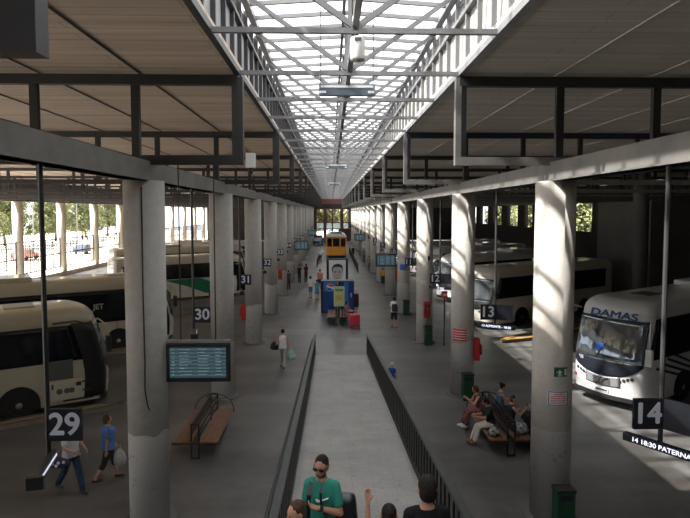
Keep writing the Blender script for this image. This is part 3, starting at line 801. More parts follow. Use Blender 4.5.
# ------------------------------------------------------------------ buses
def bus(loc, ang, L_, Ht, paint, lab, style, front=True):
    root = empty('coach_bus', (loc[0],loc[1],0), ang, lab, 'bus', 'coaches parked at the bays')
    W = 1.27
    def xf(z):
        if z < 1.15: return -.02 - .06*(1-(z-.3)/.85)
        return -.02 - .62*((z-1.15)/(Ht-1.15))**1.5
    def inset(z):
        t = (z-(Ht-.42))/.42
        return 0 if t <= 0 else .34*(1-math.sqrt(max(0,1-t*t)))
    NS, NC, NF = 30, 6, 14
    def ring(z, off=0.0):
        i = inset(z); w = W - i + off; x1 = xf(z) - i*1.4 + off; x0 = -L_ + i*.7 - off; rc = .42
        pts = []
        for k in range(NS+1): pts.append((x0+.15 + (x1-rc-x0-.15)*k/NS, -w))           # right side forwards
        for k in range(1, NC+1):
            t = PI/2*k/NC; pts.append((x1-rc + rc*math.sin(t), -w + rc - rc*math.cos(t)))
        bul = .13
        for k in range(1, NF):
            y = -w+rc + (2*w-2*rc)*k/NF; pts.append((x1 + bul*(1-(y/(w-rc))**2), y))
        for k in range(0, NC+1):
            t = PI/2*k/NC; pts.append((x1-rc + rc*math.cos(t), w - rc + rc*math.sin(t)))
        for k in range(1, NS+1): pts.append((x1-rc + (x0+.15-x1+rc)*k/NS, w))
        pts.append((x0, w-.15)); pts.append((x0, -w+.15))
        return pts
    zs = [.32,.5,.8,1.15,1.5,1.9,2.3,2.7,3.0,Ht-.42,Ht-.32,Ht-.22,Ht-.13,Ht-.06,Ht-.015,Ht]
    rs = [ring(z) for z in zs]; n = len(rs[0])
    b = MB(); vs = [(p[0],p[1],z) for r_, z in zip(rs, zs) for p in r_]
    fs = [(i*n+k, i*n+(k+1)%n, (i+1)*n+(k+1)%n, (i+1)*n+k) for i in range(len(zs)-1) for k in range(n)]
    fs += [tuple(range(n))[::-1], tuple((len(zs)-1)*n+k for k in range(n))]
    b.add(vs, fs); body = b.build('body', paint, root, True)
    m = body.modifiers.new('edge', 'EDGE_SPLIT'); m.split_angle = R(38)
    def patch(name, i0, i1, z0, z1, mt, off=.014, par=root, zfun=None):
        nz = 8; b = MB(); vs = []; cols = i1-i0+1
        for o_ in (off, -.01):
            for j in range(nz+1):
                for i in range(i0, i1+1):
                    u = (i-i0)/(i1-i0); za = z0 if not zfun else zfun(u)[0]; zb = z1 if not zfun else zfun(u)[1]
                    z = za + (zb-za)*j/nz; p = ring(z, o_)[i % n]; vs.append((p[0],p[1],z))
        fs = []; H_ = (nz+1)*cols
        for j in range(nz):
            for i in range(cols-1):
                a = j*cols+i; fs.append((a,a+1,a+cols+1,a+cols)); fs.append((H_+a,H_+a+cols,H_+a+cols+1,H_+a+1))
        for j in range(nz):
            for i in (0, cols-1):
                a = j*cols+i; fs.append((a,a+cols,H_+a+cols,H_+a))
        for i in range(cols-1):
            for j in (0, nz):
                a = j*cols+i; fs.append((a,a+1,H_+a+1,H_+a))
        b.add(vs, fs); return b.build(name, mt, par, True)
    iF0, iF1 = NS+2, NS+NC+NF-1+NC-1           # across the front, corner to corner
    zw0 = 1.62 if style != 'damas' else 1.72
    sb0 = 1.72 if style != 'dark' else 1.45
    # side glazing
    patch('side_window', 1, NS-1, sb0, Ht-.55, M['glassdark'])
    iL0 = NS+NC+(NF-1)+(NC+1)
    patch('side_window', iL0, iL0+NS-2, sb0, Ht-.55, M['glassdark'])
    # windscreen
    ws = patch('windscreen', iF0, iF1, 1.62, Ht-.62, M['windscreen'], .018)
    for y in (-.25, .62):
        MB().bar((xf(1.7)+.19,y,1.66),(xf(2.3)+.17,y+.32,2.25),.02,.02).build('wiper', M['black'], ws)
    # lower black band under the screen
    patch('black_band', iF0, iF1, 1.28, 1.62, M['signblack'] if style == 'damas' else M['trimdark'], .016,
          zfun=(lambda u: (1.08+.45*abs(2*u-1)**2.5, 1.63)))
    patch('skirt', NS+1, NS+NC+NF-1+NC, .30, .46, M['trimdark'], .012)
    # grille, plate, lights
    def surf(y, z, off=0.0):
        c_ = [p for p in ring(z, off)[iF0-3:iF1+4]]
        for p, q in zip(c_, c_[1:]):
            if p[1] <= y <= q[1]: return p[0] + (q[0]-p[0])*(y-p[1])/max(1e-6, q[1]-p[1])
        return c_[len(c_)//2][0]
    iC = NS+NC+NF//2
    if style == 'damas':
        g = patch('grille', iC-5, iC+5, .74, 1.03, M['grille'], .02, zfun=(lambda u: (.72+.05*abs(2*u-1), 1.03+.10*abs(2*u-1))))
        b = MB()
        for i in range(5): b.box((surf(0,.8+.05*i)+.022,0,.78+.055*i),(.014,.62,.014))
        b.bar((surf(0,.76)+.03,-.26,.76),(surf(0,1)+.03,.26,1.04),.02,.03); b.build('grille_bars', M['trimdark'], g)
        e_ = MB().lathe([(.0,0),(.07,.0),(.07,.02),(.0,.02)], n=16, T=Matrix.Translation((surf(0,.9)+.03,0,.90)) @ Matrix.Rotation(PI/2,4,'Y')); e_.build('emblem', M['chrome'], g)
    pt = MB().box((surf(0,.6)+.01,0,.58),(.02,.50,.11)).build('number_plate', M['paper'], root)
    MB().box((surf(0,.6)+.022,0,.58),(.004,.42,.05)).build('plate_characters', M['black'], pt)
    for s in (-1,1):
        for q in range(3 if style != 'damas' else 4):
            y = s*(.60+.125*q); zz = 1.0+.045*q; xx = surf(y, zz)
            nx = 1.0; T = Matrix.Translation((xx+.004, y, zz)) @ Matrix.Rotation(s*R(8+9*q),4,'Z') @ Matrix.Rotation(PI/2,4,'Y')
            hl = MB().lathe([(.036,-.01),(.056,-.01),(.056,.016),(.036,.016)], n=16, T=T).build('headlight', M['lampdark'], root, True)
            MB().lathe([(.0,-.01),(.036,-.01),(.034,.012),(.0,.016)], n=14, T=T).build('lens', M['lens'], hl, True)
        # mirrors
        r0 = Vector((xf(2.7)-.25, s*1.25, Ht-.45)); r1 = Vector((xf(2.7)+.25, s*1.50, Ht-.65)); 
        mr = MB().tube([r0, r0+Vector((.2,s*.16,.06)), r1, (r1.x, r1.y, 2.1)], .03, 8).build('mirror_arm', paint, root, True)
        MB().box((r1.x, r1.y, 1.95 if style=='damas' else 2.2), (.16,.22,.55), bev=.05).build('mirror', M['whitebus'] if style=='damas' else M['trimdark'], mr)
    # wheels
    for wx in (-2.75, -L_+3.2):
        for s in (-1,1):
            T = Matrix.Translation((wx, s*(W-.13), .5)) @ Matrix.Rotation(s*-PI/2, 4, 'X')
            b = MB(); poly = [(.60*math.cos(t), .60*math.sin(t)) for t in [PI*i/16 for i in range(17)]] + [(-.60,-.2),(.60,-.2)]
            Ta = Matrix.Translation((wx, s*(W+.0165), .5)) @ Matrix.Rotation(PI/2, 4, 'X')
            b.prism(poly, -.02, .02, Ta); b.build('wheel_arch', M['black'], root)
            wr = MB().lathe([(.30,-.14),(.46,-.14),(.50,-.10),(.50,.10),(.46,.155),(.31,.155)], n=28, T=T).build('wheel', M['rubber'], root, True)
            wr.modifiers.new('e','EDGE_SPLIT').split_angle = R(40)
            MB().lathe([(.30,.10),(.30,.158),(.22,.12),(.12,.12),(.10,.17),(.0,.17)], n=20, T=T).build('rim', M['hub'], wr, True)
    # roof unit and hatch
    if style != 'green': MB().box((-L_*.62,0,Ht+.10),(2.4,1.7,.22), bev=.06).build('roof_unit', paint, root)
    MB().box((-2.6,0,Ht+.02),(.9,.7,.05), bev=.015).build('roof_hatch', M['greywall'] if style=='damas' else paint, root)
    # rear window
    MB().box((-L_-.005,0,2.45),(.02,1.9,1.0), bev=.004).build('rear_window', M['glassdark'], root)
    for s in (-1,1): MB().box((-L_-.01,s*1.0,1.1),(.02,.16,.4)).build('rear_lamp', M['red'], root)
    # door on the right-hand side near the front
    if style == 'open_door':
        i0 = NS-4
        d = patch('doorway', NS-1, NS+3, .42, Ht-.5, M['black'], .018)
        for j in range(3): MB().box((-1.05,-W+.02-.02,.42+.28*j),(.9,.06,.05)).build('step', M['steel_dark'], d)
        lf = MB().box((-1.42,-W-.16,.84),(.95,.05,.66), bev=.02).build('door_leaf', paint, root)
        MB().box((-1.55,-W-.16,1.50),(.70,.05,.62), bev=.02).build('door_glass', M['doorglass'], root)
        MB().box((-1.82,-W-.19,.98),(.05,.02,.16)).build('handle', M['black'], lf); MB().box((-1.05,-W-.19,.98),(.16,.02,.12)).build('latch', M['black'], lf)
        for q in (-1.62,-1.40,-1.26): 
            T = Matrix.Translation((q,-W-.186,.80)) @ Matrix.Rotation(PI/2,4,'X')
            MB().lathe([(.07,0),(.09,0),(.09,.006),(.07,.006)], n=14, T=T).build('emblem', M['greywall'], lf)
        MB().tube([(-1.75,-W-.05,3.0),(-1.1,-W-.2,3.05),(-.6,-W-.3,2.9),(-.35,-W-.3,1.6)], .03, 8).build('door_arm', M['black'], root, True)
    else:
        patch('door', NS-2, NS+1, .5, Ht-.6, M['glassdark'], .016)
        for xx in (-1.6,-L_*.5,-L_*.5-1.6,-L_*.5+1.6):
            MB().box((xx-1.2,-W-.006,.95),(.02,.01,.95)).build('panel_gap', M['trimdark'], root)
    if style == 'damas':
        text('DAMAS', .34, M['blue2'], root, (surf(0,Ht-.50)+.012, .12, Ht-.50), rot=(R(70),0,PI/2), bold=.010, name='company_name', sx=1.5)
        text('400', .17, M['paper'], root, (surf(-.88,1.5)+.02, -.88, 1.52), rot=(PI/2,0,R(74)), bold=.004, name='fleet_number')
        MB().box((surf(-1.08,1.0),-1.08,.86),(.03,.10,.10)).build('red_badge', M['red'], root)
        for i in range(4):
            MB().bar((-3.4-i*.05,W+.012,.72+.17*i),(-.95-.35*i,W+.012,1.42+.12*i),.012,.085).build('dark_stripe', M['trimdark'], root)
        for i in range(3):
            MB().box((-7.2,W+.010,1.02+.17*i),(7.0,.012,.05)).build('dark_line', M['trimdark'], root)
        text('DAMAS', .62, M['bluepaint'], root, (-5.2, W+.014, 1.50), rot=(PI/2,0,PI), bold=.012, name='side_name', sx=1.2)
        MB().box((surf(-.1,1.95)+.022,-.15,1.98),(.012,.30,.32), T=None, bev=.004).build('sun_card', M['bluepaper'], root)
    if style == 'green':
        b = MB(); T = Matrix.Translation((0,-W-.012,0)) @ Matrix.Rotation(PI/2,4,'X')
        b.prism([(-6.6,1.66),(-4.0,1.70),(-2.7,1.2),(-2.3,.55),(-3.6,.55),(-5.0,1.15)], 0, .012, T); b.build('green_swoosh', M['greenswoosh'], root)
    if style == 'dark':
        text('JET', .34, M['paper'], root, (-3.6, -W-.018, 2.2), rot=(PI/2,0,0), bold=.008, name='side_lettering')
    if style == 'ivory':
        for s in (-1,1): MB().ell((xf(1.1)-.02,s*1.12,1.2),(.10,.09,.16)).build('marker_lamp', M['lens'], root, True)
    return root
M['blue2'] = mat('company_blue', (.03,.13,.36), .5)
M['grille'] = mat('grille_grey', (.30,.30,.31), .45, .3)
M['lampdark'] = mat('headlamp_bezel', (.05,.05,.055), .3)
M['windscreen'] = mat('windscreen_glass', (.20,.23,.25), .04, .7, spec=.9)
M['doorglass'] = mat('pale_door_glass', (.10,.11,.105), .12, 0)

AL, AR = R(32), R(212)
bus((-8.15,20.12), AL, 12, 3.45, M['cream'], 'cream coach with its front door open beside bay 29', 'open_door')
bus((-8.4,29.1), AL, 12, 3.5, M['cream'], 'cream coach with dark windows, second from the camera by bay 30', 'dark')
bus((-7.0,45.0), AL, 10, 3.35, M['ivory'], 'pale coach with a green swoosh on its side', 'green')
bus((-8.4,54.2), AL, 12, 3.5, M['cream'], 'cream coach parked just past the green swoosh coach', 'plain')
bus((-8.4,62.4), AL, 12, 3.5, M['whitebus'], 'pale coach farthest along the shaded bays', 'plain')
bus((9.28,18.55), AR, 12, 3.62, M['whitebus'], 'white coach facing the walkway with blue company name over its windscreen', 'damas')
bus((8.1,31.6), AR, 12, 3.45, M['ivory'], 'ivory coach with reflecting windscreen behind the bay 13 sign', 'ivory')
bus((8.4,40.4), AR, 12, 3.5, M['whitebus'], 'white coach seen behind the bay 12 sign', 'plain')
bus((8.4,49.0), AR, 12, 3.5, M['whitebus'], 'white coach seen behind the bay 11 sign', 'plain')
bus((8.4,57.2), AR, 12, 3.5, M['cream'], 'cream coach behind the bay 10 pillar', 'plain')
bus((19.5,31.8-8), AR, 10, 3.4, M['trimdark'], 'unlit dark coach behind the white coach', 'plain') if False else None

# ------------------------------------------------------------------ middle of the walkway
M['bluev'] = mat('vending_blue', (.008,.045,.20), .3)
M['bluel'] = mat('vending_light_blue', (.03,.16,.45), .3)
M['globe_r'] = mat('globe_red', (.6,.02,.03), .4); M['globe_b'] = mat('globe_blue', (.02,.08,.45), .4)
def disc_part(cx, cz, rad, z0, z1, y):      # slice of a disc between heights, facing -y
    pts = []
    for i in range(25):
        t = 2*PI*i/24; z = max(z0, min(z1, rad*math.sin(t))); x = math.copysign(math.sqrt(max(0, rad*rad-z*z)), math.cos(t)) if abs(math.cos(t)) > 1e-6 else 0
        pts.append((cx+x, cz+z))
    return pts
for i, (x, lab) in enumerate(((-.1, 'blue drinks machine with a round red white and blue emblem'), (1.02, 'blue drinks machine behind the info stand'))):
    r = empty('vending_machine', (x, 36.6, 0), 0, lab, 'vending machine', 'blue drinks machines')
    MB().box((0,0,1.08),(1.05,.85,2.1), bev=.02).build('body', M['trimdark'], r)
    fp = MB().box((.06,-.435,1.1),(.84,.02,1.98)).build('front_panel', M['bluev'], r)
    if i == 0:
        MB().box((.06,-.448,1.75),(.80,.008,.62)).build('upper_panel', M['bluel'], fp)
        T = Matrix.Translation((.08,-.455,1.72)) @ Matrix.Rotation(PI/2,4,'X') @ Matrix.Rotation(R(-18),4,'Z')
        MB().prism(disc_part(0,0,.24,-.24,.24,0), 0, .006, T).build('emblem', M['white'], fp)
        T = Matrix.Translation((.08,-.464,1.72)) @ Matrix.Rotation(PI/2,4,'X') @ Matrix.Rotation(R(-18),4,'Z')
        MB().prism(disc_part(0,0,.22,.05,.22,0), 0, .006, T).build('emblem_red', M['globe_r'], fp)
        MB().prism(disc_part(0,0,.22,-.22,-.05,0), 0, .006, T).build('emblem_blue', M['globe_b'], fp)
    else:
        MB().box((.0,-.448,1.3),(.30,.008,1.5)).build('display', M['bluel'], fp)
        MB().box((.33,-.45,1.2),(.12,.01,.3)).build('coin_panel', M['chrome'], fp)
# info stand
r = empty('info_stand', (.50, 32.05, 0), 0, 'yellow-green information stand on two dark legs in front of the drinks machines', 'stand')
for s in (-1,1): MB().box((s*.17,0,.6),(.06,.06,1.2)).build('leg', M['black'], r)
MB().box((0,-.04,1.75),(.62,.06,1.15), bev=.01).build('board', mat('stand_green', (.45,.50,.30), .5), r)
MB().box((0,-.075,1.72),(.40,.01,.42)).build('picture', mat('stand_picture', (.50,.42,.10), .5, 0, .4, 8), r)
MB().box((0,-.075,2.12),(.46,.01,.14)).build('heading', mat('stand_heading', (.06,.28,.12), .5), r)
# portrait billboard
r = empty('advert_panel', (.52, 42.0, 0), 0, 'tall advert panel with a grey portrait of a smiling man', 'billboard')
MB().box((0,0,1.75),(1.62,.25,2.7), bev=.02).build('frame', M['black'], r)
pz = MB().box((0,-.13,1.85),(1.26,.02,2.3)).build('poster', M['poster'] if 'poster' in M else mat('poster_paper', (.62,.65,.70), .5), r)
T = Matrix.Translation((0,-.143,0)) @ Matrix.Rotation(PI/2,4,'X')
gf = mat('portrait_grey', (.42,.39,.375), .5); gd = mat('portrait_dark', (.03,.03,.035), .5)
def oval(cx,cz,rx,rz_,n=24): return [(cx+rx*math.cos(2*PI*i/n), cz+rz_*math.sin(2*PI*i/n)) for i in range(n)]
Tn = lambda y: Matrix.Translation((0,y,0)) @ Matrix.Rotation(PI/2,4,'X')
MB().prism([(-.6,.75),(.6,.75),(.58,1.1),(.25,1.3),(-.25,1.3),(-.58,1.1)],0,.004,Tn(-.142)).build('portrait_shoulders', gd, pz)
MB().prism([(-.2,1.15),(.2,1.15),(.2,1.6),(-.2,1.6)],0,.004,Tn(-.147)).prism(oval(0,1.98,.38,.56),0,.004,Tn(-.152)).build('portrait_face', gf, pz)
MB().prism([(-.41,2.05),(-.42,2.4),(-.25,2.66),(.1,2.74),(.36,2.6),(.42,2.3),(.39,2.05),(.355,2.30),(.26,2.44),(.05,2.49),(-.2,2.47),(-.33,2.34),(-.37,2.05)],0,.004,Tn(-.158)).build('portrait_hair', gd, pz)
b = MB()
for s in (-1,1): b.prism(oval(s*.16,2.07,.07,.03,12),0,.004,Tn(-.159)).prism([(s*.16-.1,2.14),(s*.16+.1,2.14),(s*.16+.1,2.18),(s*.16-.1,2.18)],0,.004,Tn(-.159))
b.prism([(-.18,1.70),(.0,1.64),(.18,1.70),(.16,1.66),(0,1.59),(-.16,1.66)],0,.004,Tn(-.159)).prism([(-.05,1.82),(.05,1.82),(.02,1.86),(-.02,1.86)],0,.004,Tn(-.159))
b.prism([(-.32,1.68),(-.2,1.45),(0,1.40),(.2,1.45),(.32,1.68),(.2,1.52),(0,1.47),(-.2,1.52)],0,.003,Tn(-.157))
b.build('portrait_features', gd, pz)
# orange tram kiosk
r = empty('tram', (.85, 80, 0), 0, 'old orange tram carriage standing in the middle of the walkway', 'tram')
b = MB()
b.box((0,4,.95),(2.9,8,1.3), bev=.06); b.box((0,4,2.95),(2.9,8,.25), bev=.04)
for x in (-1.38,-.55,.55,1.38): b.box((x,.06,2.15),(.16,.12,1.5))
for s in (-1,1):
    for i in range(7): b.box((s*1.38,.1+1.3*i,2.15),(.12,.16,1.5))
b.build('body', M['orange'], r)
MB().box((0,.06,2.25),(2.7,.03,1.2)).build('front_window', M['glassdark'], r)
MB().box((0,4,2.25),(2.6,7.6,1.1)).build('side_window', M['glassdark'], r)
MB().prism([(-1.5,3.05),(1.5,3.05),(1.3,3.3),(.9,3.5),(-.9,3.5),(-1.3,3.3)],-8.1,.15,Matrix.Rotation(PI/2,4,'X')).build('roof', M['offwhite'], r)
MB().box((0,.0,3.62),(1.6,.1,.24)).build('roof_board', M['greywall'], r)
MB().box((0,-.1,.30),(2.6,.3,.22), bev=.04).build('bumper', M['trimdark'], r)
MB().box((0,4,.2),(2.3,7,.4)).build('undercarriage', M['trimdark'], r)
for s in (-1,1): MB().ell((s*.9,-.03,1.0),(.13,.08,.13)).build('headlamp', M['lens'], r, True)
# planters each side of the tram
def fence_small(x, y0, y1, lab):
    r = empty('barrier', (x,0,0), 0, lab, 'barrier', 'low barriers beside the tram')
    MB().bar((0,y0,1.0),(0,y1,1.0),.06,.06).bar((0,y0,.2),(0,y1,.2),.05,.05).build('rail', M['steel_dark'], r)
    b = MB(); y = y0
    while y < y1: b.box((0,y,.5),(.04,.06,1.0)); y += .35
    b.build('bars', M['steel_dark'], r)
fence_small(-1.6, 66, 92, 'low barrier on the shaded side of the tram')
fence_small(3.0, 60, 90, 'low barrier on the bright side of the tram')
# small car and greenery at the end
def car(x, y, ang, paint, lab):
    r = empty('car', (x,y,0), ang, lab, 'car', 'cars outside the station')
    T = Matrix.Rotation(PI/2,4,'X')
    b = MB(); b.prism([(-2.1,.35),(2.1,.35),(2.15,.75),(1.9,.95),(1.0,1.0),(.5,1.42),(-1.2,1.45),(-1.9,1.0),(-2.15,.9)],-.85,.85,T)
    b.build('body', paint, r)
    MB().prism([(.92,1.0),(.48,1.38),(-1.15,1.40),(-1.75,1.0)],-.87,.87,T).build('windows', M['glassdark'], r)
    for xx in (-1.3,1.35):
        for s in (-1,1):
            MB().lathe([(.18,-.1),(.32,-.1),(.32,.1),(.18,.1)],n=16,T=Matrix.Translation((xx,s*.8,.32))@Matrix.Rotation(PI/2,4,'X')).build('wheel', M['rubber'], r)
car(-2.0, 112, R(70), mat('car_bluegrey', (.12,.17,.24), .3), 'blue grey car at the far end left of the tram')
carcols = [(.5,.5,.52),(.45,.05,.04),(.08,.1,.16),(.6,.6,.58),(.5,.08,.06),(.12,.2,.3)]
spots_c = [(-40,64,88),(-42,78,92),(-39,90,85),(-44,104,90),(-40,118,80),(-47,132,90)]
for i,(x,y,a) in enumerate(spots_c):
    car(x, y, R(a), mat(f'car_paint_{i}', carcols[i], .3), ['silver car parked outside beyond the nearest visible fence','red car parked outside beyond the lattice fence','dark blue car parked outside in the sun','pale car parked outside in the sun','second red car parked farther outside','grey blue car farthest outside'][i])
# lamp posts and trees outside
def lamp_post(x, y, lab):
    r = empty('street_lamp', (x,y,0), 0, lab, 'street lamp', 'street lamps outside')
    MB().tube([(0,0,0),(0,0,9)], [.10,.07], 10).build('pole', M['steel_white'], r)
    MB().bar((0,0,9),(1.4,0,9.2),.08,.08).build('arm', M['steel_white'], r)
    MB().box((1.6,0,9.18),(.6,.25,.12), bev=.03).build('lamp_head', M['offwhite'], r)
lamp_post(-46, 88, 'pale street lamp standing nearest outside the fence')
lamp_post(-50, 112, 'pale street lamp standing farther outside the fence')
def make_tree(seed, h=10.5, w=4.6):
    rnd = random.Random(seed)
    r = empty('tree')
    b = MB().tube([(0,0,0),(.1,0,2.2),(0,.1,4.0),(.2,0,6.5)], [.28,.22,.17,.06], 8)
    for i in range(7):
        a = rnd.uniform(0,2*PI); z = rnd.uniform(2.6,4.6)
        b.tube([(0,0,z),(math.cos(a)*1.3,math.sin(a)*1.3,z+1.2),(math.cos(a)*2.4,math.sin(a)*2.4,z+2.9)], [.11,.07,.03], 6)
    b.build('trunk', M['bark'], r, True)
    vs=[]; fs=[]
    cl = [(rnd.gauss(0,w*.36), rnd.gauss(0,w*.36), rnd.uniform(2.6,h-1.6)) for _ in range(44)]
    for cx,cy,cz in cl:
        rr = rnd.uniform(.9,1.6)
        for _ in range(130):
            d = Vector((rnd.gauss(0,1),rnd.gauss(0,1),rnd.gauss(0,1))).normalized()*rr*rnd.uniform(.6,1)
            p = Vector((cx,cy,cz))+d; s = rnd.uniform(.18,.34)
            u = Vector((rnd.gauss(0,1),rnd.gauss(0,1),rnd.gauss(0,1))).normalized(); v = u.cross(Vector((rnd.gauss(0,1),rnd.gauss(0,1),rnd.gauss(0,1)))).normalized()
            o=len(vs); vs += [(p+u*s)[:],(p+v*s*.6)[:],(p-u*s)[:],(p-v*s*.6)[:]]; fs.append((o,o+1,o+2,o+3))
    me = bpy.data.meshes.new('crown'); me.from_pydata(vs,[],fs); me.materials.append(M['leaf'])
    c = bpy.data.objects.new('crown', me); COL.objects.link(c); c.parent = r
    return r
tr = [make_tree(1), make_tree(5, 11.5, 5.2)]
used = [False, False]
spots_t = [(-62,92),(-60,101),(-63,110),(-60,119),(-62,128),(-60,137),(-63,146),(-61,155),(-64,84),(-62,164),
           (38,66),(39,75),(38,84),(40,93),(38,102),(39,111),(37,120),
           (-6,148),(-1.5,150),(3,147),(7,150)]
for i,(x,y) in enumerate(spots_t):
    j = i % 2
    o = tr[j] if not used[j] else copy_tree(tr[j]); used[j] = True
    o.location = (x,y,0); o.rotation_euler = (0,0,i*1.7); s_ = 1+.08*((i*7)%5-2); o.scale = (s_,s_,s_)
    if x < -20: lab = f'leafy green tree in the sun beyond the lattice fence, {ordinal(i+1)} of its row'; g = 'trees beyond the lattice fence'
    elif x > 20: lab = f'green tree seen through the high openings of the dark wall, {ordinal(i-9)} of its row'; g = 'trees beyond the dark wall'
    else: lab = f'green tree beyond the far end of the hall, {ordinal(i-16)} across'; g = 'trees beyond the far end'
    tag(o, lab, 'tree', g)

# ------------------------------------------------------------------ people
CLOTH = {}
def cloth(name, col, noise=.12, ns=14, col2=None):
    if name not in CLOTH: CLOTH[name] = mat('cloth_'+name, col, .9, 0, noise, ns, col2, spec=.15)
    return CLOTH[name]
def remesh(o, vox, sm=6):
    m = o.modifiers.new('skin', 'REMESH'); m.mode = 'VOXEL'; m.voxel_size = vox; m.use_smooth_shade = True
    s_ = o.modifiers.new('soft', 'SMOOTH'); s_.factor = .5; s_.iterations = sm
    return o
def loft(b, rings, T, n=16):       # rings (z, rx, ry, ycentre)
    vs = [T @ Vector((rx*math.cos(2*PI*k/n), yc + ry*math.sin(2*PI*k/n), z)) for z, rx, ry, yc in rings for k in range(n)]
    fs = [(i*n+k, i*n+(k+1)%n, (i+1)*n+(k+1)%n, (i+1)*n+k) for i in range(len(rings)-1) for k in range(n)]
    fs += [tuple(range(n))[::-1], tuple((len(rings)-1)*n+k for k in range(n))]
    b.add([v[:] for v in vs], fs)
def hand(b, w, d, across, curl, thumb):
    """palm and five fingers from wrist w along d; across = direction from little finger to index finger."""
    d = Vector(d).normalized(); across = Vector(across); across = (across - d*across.dot(d)).normalized(); nrm = d.cross(across)*thumb
    k0 = [w + d*.085 + across*(x) for x in (-.030,-.010,.010,.030)]
    for x, kk in zip((-.018,-.006,.006,.018), k0): b.cap(w + across*x, kk, .014, .0125, 8)
    for kk, L_ in zip(k0, (.060,.075,.080,.072)):
        p = kk; dd = d.copy()
        for q, fr in enumerate((.45,.32,.26)):
            dd = (dd*math.cos(curl) + nrm*math.sin(curl)).normalized(); p2 = p + dd*L_*fr
            b.cap(p, p2, .0095-.0008*q, .0090-.0008*q, 8); p = p2
    t0 = w + d*.025 + across*.026; t1 = t0 + (d*.6+across*.75+nrm*.25).normalized()*.038; t2 = t1 + (d*.9+across*.3+nrm*.35).normalized()*.030; t3 = t2 + (d+nrm*.35).normalized()*.024
    b.cap(t0, t1, .013, .0115, 8); b.cap(t1, t2, .0115, .010, 8); b.cap(t2, t3, .010, .0085, 8)

